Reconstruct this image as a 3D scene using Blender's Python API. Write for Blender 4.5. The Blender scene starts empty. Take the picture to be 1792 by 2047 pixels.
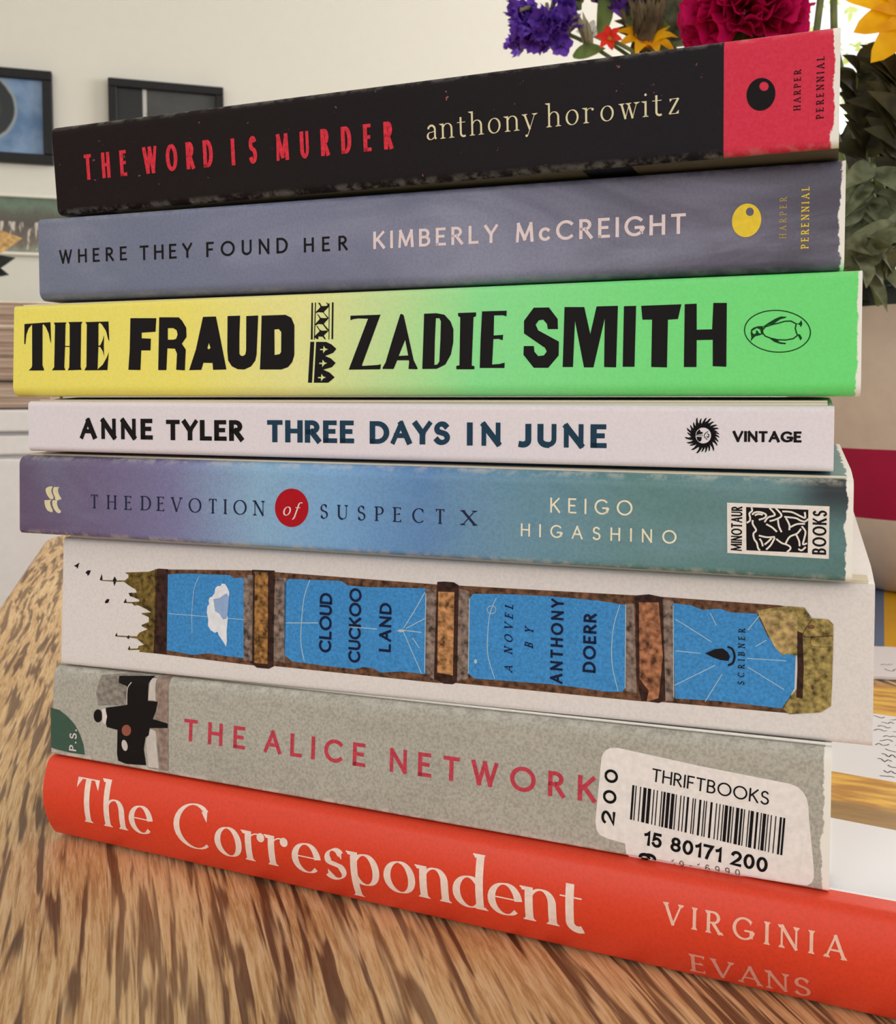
import bpy, bmesh, math, random
from mathutils import Vector, Matrix
from mathutils.geometry import tessellate_polygon

# ------------------------------------------------------------------ camera, world, lights, exposure
scene = bpy.context.scene
C = scene.collection
TURN = math.radians(17.2)            # the camera looks 17 degrees to the right of the back wall's normal
CAM_Z = 0.62351
cam_data = bpy.data.cameras.new('camera')
cam = bpy.data.objects.new('camera', cam_data)
C.objects.link(cam)
cam_data.sensor_fit = 'HORIZONTAL'
cam_data.sensor_width = 36.0
cam_data.lens = 36.0 * 1949.378 / 1792.0
cam_data.shift_x = 0.0
cam_data.shift_y = (894.9716 - 1023.5) / 1792.0
cam_data.clip_start = 0.01
cam_data.dof.use_dof = True
cam_data.dof.focus_distance = 0.225
cam_data.dof.aperture_fstop = 62.0
PITCH, ROLL = 0.0525301, -0.0026887
right = Vector((1, 0, 0)); fwd = Vector((0, math.cos(PITCH), -math.sin(PITCH))); up = Vector((0, math.sin(PITCH), math.cos(PITCH)))
cr = right * math.cos(ROLL) + up * math.sin(ROLL)
cu = up * math.cos(ROLL) - right * math.sin(ROLL)
basis = Matrix((cr, cu, -fwd)).transposed().to_4x4()
cam.matrix_world = Matrix.Translation((0, 0, CAM_Z)) @ Matrix.Rotation(-TURN, 4, 'Z') @ basis
scene.camera = cam

world = bpy.data.worlds.new('world'); scene.world = world
world.use_nodes = True
wn = world.node_tree
bg = wn.nodes['Background']
bg.inputs['Color'].default_value = (0.95, 0.97, 1.0, 1)
bg.inputs['Strength'].default_value = 1.35

def area(name, loc, target, sx, sy, power, col):
    l = bpy.data.lights.new(name, 'AREA'); l.shape = 'RECTANGLE'; l.size = sx; l.size_y = sy; l.energy = power; l.color = col
    o = bpy.data.objects.new(name, l); C.objects.link(o); o.location = loc
    o.rotation_euler = (Vector(target) - Vector(loc)).to_track_quat('-Z', 'Y').to_euler()
    return o
area('window_daylight', (3.1, 2.86, 1.75), (0.2, 0.4, 0.55), 1.05, 1.3, 80.0, (0.94, 0.97, 1.0))
area('side_fill_light', (3.85, 0.9, 1.55), (-0.6, 1.2, 0.75), 1.5, 1.4, 84.0, (0.94, 0.97, 1.0))  # added fill lamp, no window in this wall; brightens the back wall from the right

area('left_fill_light', (-1.86, -0.9, 1.35), (0.05, 0.25, 0.6), 1.2, 1.3, 16.0, (0.97, 0.98, 1.0))  # added fill from front left to lift the spines; the left wall is solid

scene.view_settings.view_transform = 'Standard'
scene.view_settings.look = 'None'
scene.view_settings.exposure = 0.0
scene.view_settings.gamma = 1.0
scene.view_settings.use_curve_mapping = False
scene.cycles.max_bounces = 8
scene.cycles.transparent_max_bounces = 16
scene.cycles.caustics_reflective = False
scene.cycles.caustics_refractive = False
scene.cycles.sample_clamp_indirect = 6.0

# ------------------------------------------------------------------ small helpers
def lin(c):
    c = c / 255.0
    return c / 12.92 if c <= 0.04045 else ((c + 0.055) / 1.055) ** 2.4
def rgb(r, g, b): return (lin(r), lin(g), lin(b), 1.0)

class NT:
    def __init__(s, name, rough=0.5, spec=0.3):
        m = bpy.data.materials.new(name); m.use_nodes = True
        s.m = m; s.t = m.node_tree; s.n = s.t.nodes; s.p = s.n['Principled BSDF']
        s.p.inputs['Roughness'].default_value = rough
        s.p.inputs['Specular IOR Level'].default_value = spec
    def new(s, typ, **kw):
        n = s.n.new(typ)
        for k, v in kw.items():
            if k in n.inputs.keys() if hasattr(n.inputs, 'keys') else False: n.inputs[k].default_value = v
            else: setattr(n, k, v)
        return n
    def link(s, a, b): s.t.links.new(a, b)
    def obj(s):
        return s.new('ShaderNodeTexCoord').outputs['Object']
    def xyz(s, vec):
        n = s.new('ShaderNodeSeparateXYZ'); s.link(vec, n.inputs[0]); return n.outputs
    def mapping(s, vec, scale=(1, 1, 1), loc=(0, 0, 0), rot=(0, 0, 0)):
        n = s.new('ShaderNodeMapping'); s.link(vec, n.inputs['Vector'])
        n.inputs['Scale'].default_value = scale; n.inputs['Location'].default_value = loc; n.inputs['Rotation'].default_value = rot
        return n.outputs[0]
    def noise(s, vec, scale, detail=2.0, rough=0.5, dist=0.0):
        n = s.new('ShaderNodeTexNoise'); s.link(vec, n.inputs['Vector'])
        n.inputs['Scale'].default_value = scale; n.inputs['Detail'].default_value = detail
        n.inputs['Roughness'].default_value = rough; n.inputs['Distortion'].default_value = dist
        return n.outputs['Fac']
    def math(s, op, a, b=None, c=None, clamp=False):
        n = s.new('ShaderNodeMath'); n.operation = op; n.use_clamp = clamp
        for i, q in enumerate((a, b, c)):
            if q is None: continue
            if isinstance(q, (int, float)): n.inputs[i].default_value = q
            else: s.link(q, n.inputs[i])
        return n.outputs[0]
    def maprange(s, v, a, b, c=0.0, d=1.0, smooth=True):
        n = s.new('ShaderNodeMapRange'); n.interpolation_type = 'SMOOTHSTEP' if smooth else 'LINEAR'
        s.link(v, n.inputs[0])
        for i, q in enumerate((a, b, c, d)): n.inputs[i + 1].default_value = q
        return n.outputs[0]
    def ramp(s, fac, stops, interp='LINEAR'):
        n = s.new('ShaderNodeValToRGB'); r = n.color_ramp; r.interpolation = interp
        while len(r.elements) > 1: r.elements.remove(r.elements[-1])
        r.elements[0].position = stops[0][0]; r.elements[0].color = stops[0][1]
        for p, c in stops[1:]:
            e = r.elements.new(p); e.color = c
        s.link(fac, n.inputs[0]); return n.outputs[0]
    def mix(s, fac, a, b, mode='MIX'):
        n = s.new('ShaderNodeMix'); n.data_type = 'RGBA'; n.blend_type = mode
        for i, q in ((0, fac), (6, a), (7, b)):
            if isinstance(q, (int, float)): n.inputs[i].default_value = q
            elif isinstance(q, tuple): n.inputs[i].default_value = q
            else: s.link(q, n.inputs[i])
        return n.outputs[2]
    def color(s, q):
        if isinstance(q, tuple): s.p.inputs['Base Color'].default_value = q
        else: s.link(q, s.p.inputs['Base Color'])
        return s
    def bump(s, h, strength=0.2, dist=0.001):
        n = s.new('ShaderNodeBump'); n.inputs['Strength'].default_value = strength; n.inputs['Distance'].default_value = dist
        s.link(h, n.inputs['Height']); s.link(n.outputs[0], s.p.inputs['Normal']); return s

def plain(name, col, rough=0.5, spec=0.3, var=0.06, scale=300.0, bump=0.0):
    t = NT(name, rough, spec)
    o = t.obj()
    f = t.noise(o, scale, 3.0)
    d = tuple(max(0.0, q * (1 - var * 2.2)) for q in col[:3]) + (1.0,)
    l = tuple(min(1.0, q * (1 + var * 2.2)) for q in col[:3]) + (1.0,)
    t.color(t.ramp(f, [(0.3, d), (0.7, l)]))
    if bump: t.bump(f, bump)
    return t.m

def link_obj(name, me, mat=None, parent=None):
    o = bpy.data.objects.new(name, me); C.objects.link(o)
    if mat is not None:
        for m in (mat if isinstance(mat, (list, tuple)) else [mat]): me.materials.append(m)
    if parent is not None: o.parent = parent
    return o
def mesh_obj(name, verts, faces, mat=None, parent=None, smooth=False, mats_idx=None, recalc=False):
    me = bpy.data.meshes.new(name); me.from_pydata([tuple(v) for v in verts], [], faces)
    if mats_idx:
        for p, k in zip(me.polygons, mats_idx): p.material_index = k
    if smooth: me.polygons.foreach_set('use_smooth', [True] * len(me.polygons))
    o = link_obj(name, me, mat, parent)
    if recalc:
        bm = bmesh.new(); bm.from_mesh(me); bmesh.ops.recalc_face_normals(bm, faces=bm.faces); bm.to_mesh(me); bm.free()
    me.update()
    return o
def bm_obj(name, bm, mat=None, parent=None, smooth=False):
    bmesh.ops.recalc_face_normals(bm, faces=bm.faces)
    me = bpy.data.meshes.new(name); bm.to_mesh(me); bm.free()
    if smooth: me.polygons.foreach_set('use_smooth', [True] * len(me.polygons))
    return link_obj(name, me, mat, parent)
def add_box(bm, x0, x1, y0, y1, z0, z1, bev=0.0, seg=2):
    r = bmesh.ops.create_cube(bm, size=1.0)
    vs = r['verts']
    bmesh.ops.scale(bm, vec=(x1 - x0, y1 - y0, z1 - z0), verts=vs)
    bmesh.ops.translate(bm, vec=((x0 + x1) / 2, (y0 + y1) / 2, (z0 + z1) / 2), verts=vs)
    if bev:
        es = list({e for v in vs for e in v.link_edges})
        bmesh.ops.bevel(bm, geom=es, offset=bev, segments=seg, affect='EDGES', profile=0.5)
def box_obj(name, x0, x1, y0, y1, z0, z1, mat, parent=None, bev=0.0, seg=2):
    bm = bmesh.new(); add_box(bm, x0, x1, y0, y1, z0, z1, bev, seg)
    return bm_obj(name, bm, mat, parent, smooth=False)
def tag(o, label=None, cat=None, group=None, kind=None):
    if label: o['label'] = label
    if cat: o['category'] = cat
    if group: o['group'] = group
    if kind: o['kind'] = kind
    return o
def thing(name, loc, rotz, label, cat, group=None):
    o = bpy.data.objects.new(name, None); C.objects.link(o); o.empty_display_size = 0.02
    o.location = loc; o.rotation_euler = (0, 0, rotz)
    return tag(o, label, cat, group)
# ------------------------------------------------------------------ lettering: each letter is drawn with a broad pen
def arc(cx, cy, rx, ry, a0, a1, n=None):
    n = n or max(4, int(abs(a1 - a0) / 12))
    return [(cx + rx * math.cos(math.radians(a0 + (a1 - a0) * k / n)), cy + ry * math.sin(math.radians(a0 + (a1 - a0) * k / n))) for k in range(n + 1)]
def smooth_path(p, n=6):
    out = []
    for i in range(len(p) - 1):
        p0, p1, p2, p3 = p[max(i - 1, 0)], p[i], p[i + 1], p[min(i + 2, len(p) - 1)]
        for k in range(n):
            t = k / n
            out.append(tuple(0.5 * (2 * p1[j] + (p2[j] - p0[j]) * t + (2 * p0[j] - 5 * p1[j] + 4 * p2[j] - p3[j]) * t * t + (3 * p1[j] - p0[j] - 3 * p2[j] + p3[j]) * t ** 3) for j in (0, 1)))
    out.append(p[-1]); return out
S_UP = arc(.25, .75, .215, .25, 35, 225) + arc(.25, .25, .245, .26, 62, -150)
# glyph: width, strokes [(kind, points)], serif feet, wedges.   kind: ' ' by pen angle, 't' thin, 'T' thick
GL = {
 'A': (.72, [('t', [(0, 0), (.36, 1)]), ('T', [(.36, 1), (.72, 0)]), ('t', [(.13, .34), (.59, .34)])], [(0, 0), (.72, 0)], []),
 'B': (.52, [('T', [(0, 0), (0, 1)]), (' ', [(0, 1), (.24, 1)] + arc(.24, .765, .22, .235, 80, -80) + [(.24, .53), (0, .53)]), (' ', [(.24, .53)] + arc(.26, .265, .25, .265, 85, -85) + [(.26, 0), (0, 0)])], [(-.03, 0), (-.03, 1)], []),
 'C': (.76, [(' ', arc(.43, .5, .43, .5, 48, 312))], [], [(.74, .86, 0, -.2)]),
 'D': (.66, [('T', [(0, 0), (0, 1)]), (' ', [(0, 1), (.24, 1)] + arc(.24, .5, .42, .5, 85, -85) + [(.24, 0), (0, 0)])], [(-.03, 0), (-.03, 1)], []),
 'E': (.44, [('T', [(0, 0), (0, 1)]), ('t', [(0, 1), (.42, 1)]), ('t', [(0, .52), (.36, .52)]), ('t', [(0, 0), (.44, 0)])], [(-.03, 0), (-.03, 1)], [(.44, 1, 0, -.2), (.36, .58, 0, -.12), (.46, 0, 0, .22)]),
 'F': (.42, [('T', [(0, 0), (0, 1)]), ('t', [(0, 1), (.42, 1)]), ('t', [(0, .5), (.35, .5)])], [(0, 0), (-.03, 1)], [(.44, 1, 0, -.2)]),
 'G': (.80, [(' ', arc(.43, .5, .43, .5, 46, 345)), ('T', [(.76, .42), (.76, .12)]), ('t', [(.50, .42), (.80, .42)])], [], [(.74, .88, 0, -.2)]),
 'H': (.60, [('T', [(0, 0), (0, 1)]), ('T', [(.6, 0), (.6, 1)]), ('t', [(0, .52), (.6, .52)])], [(0, 0), (0, 1), (.6, 0), (.6, 1)], []),
 'I': (.0, [('T', [(0, 0), (0, 1)])], [(0, 0), (0, 1)], []),
 'J': (.34, [('T', [(.34, 1), (.34, .25)] + arc(.1, .23, .24, .23, -15, -110))], [], []),
 'K': (.56, [('T', [(0, 0), (0, 1)]), ('t', [(.52, 1), (.03, .42)]), ('T', [(.16, .58), (.56, 0)])], [(0, 0), (0, 1), (.56, 0), (.5, 1)], []),
 'L': (.42, [('T', [(0, 0), (0, 1)]), ('t', [(0, 0), (.42, 0)])], [(0, 1), (-.03, 0)], [(.44, 0, 0, .22)]),
 'M': (.78, [('t', [(0, 0), (.06, 1)]), ('T', [(.06, 1), (.39, .1)]), ('t', [(.39, .1), (.72, 1)]), ('T', [(.72, 1), (.78, 0)])], [(0, 0), (.78, 0)], []),
 'N': (.62, [('t', [(0, 0), (0, 1)]), ('T', [(0, 1), (.62, 0)]), ('t', [(.62, 0), (.62, 1)])], [(0, 0), (-.04, 1), (.62, 1)], []),
 'O': (.90, [(' ', arc(.45, .5, .45, .5, 90, 450, 36))], [], []),
 'P': (.46, [('T', [(0, 0), (0, 1)]), (' ', [(0, 1), (.20, 1)] + arc(.20, .735, .26, .265, 85, -85) + [(.2, .47), (0, .47)])], [(0, 0), (-.03, 1)], []),
 'R': (.52, [('T', [(0, 0), (0, 1)]), (' ', [(0, 1), (.20, 1)] + arc(.20, .745, .25, .255, 85, -85) + [(.2, .49), (0, .49)]), ('T', [(.2, .49), (.52, 0)])], [(0, 0), (-.03, 1), (.55, 0)], []),
 'S': (.50, [('S', S_UP)], [], [(.45, .9, 0, -.2), (.03, .12, 0, .2)]),
 'T': (.56, [('t', [(0, 1), (.56, 1)]), ('T', [(.28, 0), (.28, 1)])], [(.28, 0)], [(-.02, 1, 0, -.22), (.58, 1, 0, -.22)]),
 'U': (.58, [('T', [(0, 1), (0, .3)] + arc(.29, .3, .29, .3, 185, 270)), ('t', arc(.29, .3, .29, .3, 270, 355) + [(.58, .3), (.58, 1)])], [(0, 1), (.58, 1)], []),
 'V': (.70, [('T', [(0, 1), (.35, 0)]), ('t', [(.35, 0), (.70, 1)])], [(0, 1), (.70, 1)], []),
 'W': (.98, [('T', [(0, 1), (.25, 0)]), ('t', [(.25, 0), (.49, 1)]), ('T', [(.49, 1), (.73, 0)]), ('t', [(.73, 0), (.98, 1)])], [(0, 1), (.98, 1)], []),
 'X': (.62, [('T', [(0, 1), (.62, 0)]), ('t', [(0, 0), (.60, 1)])], [(0, 0), (.62, 0), (0, 1), (.6, 1)], []),
 'Y': (.62, [('T', [(0, 1), (.31, .47)]), ('t', [(.62, 1), (.31, .47)]), ('T', [(.31, .47), (.31, 0)])], [(.31, 0), (0, 1), (.62, 1)], []),
 'Z': (.52, [('t', [(0, 1), (.52, 1)]), ('T', [(.52, 1), (0, 0)]), ('t', [(0, 0), (.52, 0)])], [], []),
 'a': (.38, [('T', [(.05, .5)] + arc(.19, .44, .17, .2, 150, 0) + [(.36, .1), (.40, .02)]), (' ', [(.36, .38), (.2, .33)] + arc(.16, .17, .16, .17, 110, 300) + [(.36, .12)])], [], []),
 'c': (.46, [(' ', arc(.25, .32, .25, .32, 50, 312))], [], [(.43, .56, 0, -.14)]),
 'd': (.44, [('T', [(.44, 0), (.44, 1.06)]), (' ', arc(.24, .32, .24, .32, 45, 320))], [(.47, 0), (.41, 1.06)], []),
 'e': (.46, [(' ', arc(.25, .32, .25, .32, 6, 318)), ('t', [(.02, .36), (.48, .36)])], [], []),
 'f': (.30, [(' ', arc(.36, .82, .16, .2, 60, 180) + [(.18, .6), (.1, -.15), (.0, -.3)]), ('t', [(.02, .62), (.36, .62)])], [], []),
 'h': (.42, [('T', [(0, 0), (0, 1.06)]), ('N', [(0, .46)] + arc(.22, .42, .2, .24, 155, 10) + [(.42, .4), (.42, 0)])], [(0, 0), (-.05, 1.06), (.42, 0)], []),
 'i': (.0, [('T', [(0, 0), (0, .66)]), ('D', [(0, .95)])], [(0, 0), (-.05, .66)], []),
 'n': (.42, [('T', [(0, 0), (0, .66)]), ('N', [(0, .46)] + arc(.22, .42, .2, .24, 155, 10) + [(.42, .4), (.42, 0)])], [(0, 0), (-.05, .66), (.42, 0)], []),
 'o': (.50, [(' ', arc(.25, .32, .25, .33, 90, 450, 32))], [], []),
 'p': (.46, [('T', [(0, -.36), (0, .66)]), (' ', [(0, .48)] + arc(.22, .32, .24, .33, 140, -150))], [(0, -.36), (-.05, .66)], []),
 'r': (.30, [('T', [(0, 0), (0, .66)]), ('t', [(0, .42)] + arc(.2, .42, .19, .22, 165, 70)), ('D', [(.29, .58)])], [(0, 0), (-.05, .66)], []),
 's': (.36, [('S', arc(.18, .475, .15, .165, 35, 225) + arc(.18, .165, .18, .17, 62, -150))], [], [(.33, .6, 0, -.15), (.02, .06, 0, .15)]),
 't': (.26, [('T', [(.08, .86), (.08, .16)] + arc(.22, .15, .14, .15, 185, 300)), ('t', [(-.08, .64), (.28, .64)])], [], []),
 'w': (.66, [('T', [(0, .66), (.17, 0)]), ('t', [(.17, 0), (.33, .62)]), ('T', [(.30, .66), (.48, 0)]), ('t', [(.48, 0), (.66, .66)])], [(0, .66), (.66, .66), (.3, .66)], []),
 'y': (.46, [('T', [(0, .66), (.23, 0)]), ('t', [(.46, .66), (.14, -.26)]), ('D', [(.08, -.28)])], [(0, .66), (.46, .66)], []),
 'z': (.36, [('t', [(0, .64), (.36, .64)]), ('T', [(.36, .64), (0, 0)]), ('t', [(0, 0), (.36, 0)])], [], [(0, .64, 0, -.14), (.38, 0, 0, .16)]),
 '0': (.52, [(' ', arc(.26, .5, .26, .5, 90, 450, 32))], [], []),
 '1': (.22, [('T', [(0, .78), (.14, .84), (.24, 1), (.24, 0)])], [], []),
 '2': (.52, [('T', arc(.26, .72, .25, .28, 165, -25) + [(.38, .42), (0, 0), (.52, 0)])], [], []),
 '5': (.50, [('T', [(.46, 1), (.1, 1), (.04, .52)] + arc(.25, .32, .25, .32, 130, -155))], [], []),
 '6': (.50, [('T', [(.44, .9)] + arc(.28, .6, .26, .4, 80, 180) + arc(.26, .3, .26, .3, 180, 540, 24))], [], []),
 '7': (.50, [('T', [(0, 1), (.5, 1), (.3, .5), (.18, 0)])], [], []),
 '8': (.50, [(' ', arc(.25, .75, .21, .25, 90, 450, 24)), (' ', arc(.25, .26, .25, .26, 90, 450, 24))], [], []),
 '9': (.50, [('T', arc(.25, .7, .25, .3, 0, 360, 24) + arc(.22, .4, .28, .4, 10, -120))], [], []),
 '-': (.26, [('t', [(0, .4), (.26, .4)])], [], []),
 '.': (.0, [('D', [(0, 0.04)])], [], []),
 ' ': (.18, [], [], []),
}
# font: thick, thin, serif length (0 = none), serif thickness
FONTS = {'cond': (.20, .16, 0, 0), 'serif': (.09, .03, .085, .028), 'smallserif': (.15, .09, .07, .06), 'futura': (.14, .125, 0, 0),
 'bold': (.265, .21, 0, 0), 'serif2': (.14, .055, .075, .04), 'serif3': (.13, .075, .06, .05), 'ital': (.12, .05, 0, 0),
 'monob': (.20, .175, 0, 0), 'mono': (.17, .15, 0, 0), 'helv': (.13, .12, 0, 0), 'didone': (.155, .026, .045, .026)}
def ribbon(pts, widths, cap0, cap1):
    q = [Vector(p) for p in pts]
    d0 = (q[1] - q[0]).normalized(); d1 = (q[-1] - q[-2]).normalized()
    q[0] = q[0] - d0 * cap0; q[-1] = q[-1] + d1 * cap1
    L = []
    for i in range(len(q)):
        a = (q[i] - q[i - 1]).normalized() if i > 0 else None
        b = (q[i + 1] - q[i]).normalized() if i < len(q) - 1 else None
        if a is None: t = b; k = 1.0
        elif b is None: t = a; k = 1.0
        else:
            t = a + b
            t = t.normalized() if t.length > 1e-6 else a
            k = 1.0 / max(0.55, t.dot(a))
        nrm = Vector((-t.y, t.x)) * (widths[i] * 0.5 * k)
        L.append((q[i] + nrm, q[i] - nrm))
    return [[L[i][0], L[i + 1][0], L[i + 1][1], L[i][1]] for i in range(len(L) - 1)]
def refine(pts, step=0.12):
    out = [pts[0]]
    for a, b in zip(pts, pts[1:]):
        n = max(1, int(math.hypot(b[0] - a[0], b[1] - a[1]) / step))
        out += [(a[0] + (b[0] - a[0]) * k / n, a[1] + (b[1] - a[1]) * k / n) for k in range(1, n + 1)]
    return out
def glyph_faces(ch, font, ax, wt, curved):
    T, t, sl, st = FONTS[font]
    if wt: T, t = wt, wt * t / T
    gw, strokes, serifs, wedges = GL[ch]
    if font == 'cond' and ch in 'MW': ax *= 1.3
    fx = lambda x: x * ax + T / 2
    fy = lambda y: t / 2 + y * (1 - t)
    faces = []
    for kind, pts in strokes:
        if kind == 'D':
            c = (fx(pts[0][0]), fy(pts[0][1])); r = T * .62
            ring = [Vector((c[0] + r * math.cos(k * .5236), c[1] + r * math.sin(k * .5236))) for k in range(12)]
            faces.append(ring); continue
        P = [(fx(x), fy(y)) for x, y in pts]
        if curved: P = refine(P)
        W = []
        for i in range(len(P)):
            a = P[max(i - 1, 0)]; b = P[min(i + 1, len(P) - 1)]
            th = math.atan2(b[1] - a[1], b[0] - a[0])
            if kind == 'T': w = T
            elif kind == 't': w = t
            elif kind == 'S': w = t + (T - t) * abs(math.sin(th - math.radians(30))) ** 1.6
            elif kind == 'N': w = t + (T - t) * min(1.0, abs(math.sin(th)) ** 1.3 if i > len(P) * .3 else abs(math.sin(th)) * .35)
            else: w = t + (T - t) * abs(math.sin(th - math.radians(8))) ** 1.5
            W.append(w)
        straight = len(pts) == 2
        closed = math.hypot(P[0][0] - P[-1][0], P[0][1] - P[-1][1]) < 1e-4
        cap = 0.0 if closed else t / 2
        c0 = c1 = cap
        if straight and abs(pts[0][0] - pts[1][0]) > .02 and abs(pts[0][1] - pts[1][1]) > .05: c0 = c1 = cap * 1.05
        faces += ribbon(P, W, c0, c1)
    if sl:
        for x, y in serifs:
            X, Y = fx(x), (0 if y == 0 else fy(y) + t / 2)
            if y < 0: Y = fy(y) - t / 2
            half = T * .5 + sl; low = (y <= 0)
            y0, y1 = (Y, Y + st) if low else (Y - st, Y)
            lx, rx = X - half, X + half
            if not low and x < 0 and ch.islower(): rx = X + T * .5
            faces.append([Vector((lx, y0)), Vector((rx, y0)), Vector((rx, y1)), Vector((lx, y1))])
            yb = Y + st * 2.6 if low else Y - st * 2.6
            yy = y1 if low else y0
            faces.append([Vector((X - T * .5 - sl * .6, yy)), Vector((X + T * .5 + (sl * .6 if rx > X + T * .6 else 0), yy)), Vector((X + T * .5, yb)), Vector((X - T * .5, yb))])
        for x, y, dx, dy in wedges:
            X, Y = fx(x), fy(y) + (t / 2 if dy < 0 else -t / 2)
            s = -1 if x > .2 else 1
            faces.append([Vector((X, Y)), Vector((X, Y + dy)), Vector((X + s * .03, Y + dy * .8)), Vector((X + s * .15, Y))])
    return gw * ax + T, faces
def text_faces(st, font, a0, ex, ey, ax, wt, slant, curved=False):
    ex = Vector(ex); ey = Vector(ey); H = ey.length; ux = ex.normalized(); uy = ey.normalized()
    gs = [glyph_faces(ch, font, ax, wt, curved) for ch in st]
    tot = sum(g[0] for g in gs); target = ex.length / H
    n = max(1, len(gs) - 1)
    gap = (target - tot) / n if len(gs) > 1 else 0.0
    sx = 1.0
    if gap < 0.03 and len(gs) > 1:
        gap = 0.05; sx = target / (tot + gap * n)
    if len(gs) == 1: sx = target / tot
    out = []; x = 0.0
    for w, faces in gs:
        for f in faces:
            out.append([Vector(a0) + ux * ((x + p.x) * sx + slant * p.y) * H + uy * p.y * H for p in f])
        x += w + gap
    return out
BOOKS = [{'x': -0.02208, 'y': 0.28968, 'z': 0.67314, 'rot': -0.67497, 'L': 0.19872, 'tl': 0.02379, 'tr': 0.02331, 'bl': 0.00032, 'br': 0.0, 'dt': -0.00167, 'bul': 0.0},
 {'x': -0.02724, 'y': 0.28975, 'z': 0.64982, 'rot': -0.61334, 'L': 0.20467, 'tl': 0.02238, 'tr': 0.02283, 'bl': 0.0002, 'br': 0.0, 'dt': 0.0001, 'bul': 0.0},
 {'x': -0.03488, 'y': 0.29188, 'z': 0.62328, 'rot': -0.61515, 'L': 0.21559, 'tl': 0.02536, 'tr': 0.02606, 'bl': 0.00051, 'br': 0.0, 'dt': 0.00136, 'bul': 0.0},
 {'x': -0.03073, 'y': 0.28733, 'z': 0.60769, 'rot': -0.6213, 'L': 0.20441, 'tl': 0.01487, 'tr': 0.01365, 'bl': 0.00126, 'br': 0.0, 'dt': 0.00023, 'bul': 0.0},
 {'x': -0.03397, 'y': 0.29118, 'z': 0.58604, 'rot': -0.66233, 'L': 0.21287, 'tl': 0.02156, 'tr': 0.02061, 'bl': 0.0, 'br': 0.00015, 'dt': 0.0006, 'bul': 0.0},
 {'x': -0.02387, 'y': 0.28864, 'z': 0.54902, 'rot': -0.66122, 'L': 0.20794, 'tl': 0.03542, 'tr': 0.03575, 'bl': 0.0, 'br': 0.00277, 'dt': 0.00212, 'bul': 0.0},
 {'x': -0.02705, 'y': 0.28807, 'z': 0.52275, 'rot': -0.67621, 'L': 0.20233, 'tl': 0.02579, 'tr': 0.02884, 'bl': 0.00139, 'br': 0.0, 'dt': 0.00215, 'bul': 0.0},
 {'x': -0.0262, 'y': 0.28954, 'z': 0.50025, 'rot': -0.69543, 'L': 0.235, 'tl': 0.02332, 'tr': 0.02221, 'bl': 0.0006, 'br': 0.0, 'dt': -0.00189, 'bul': 0.0036}]
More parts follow.
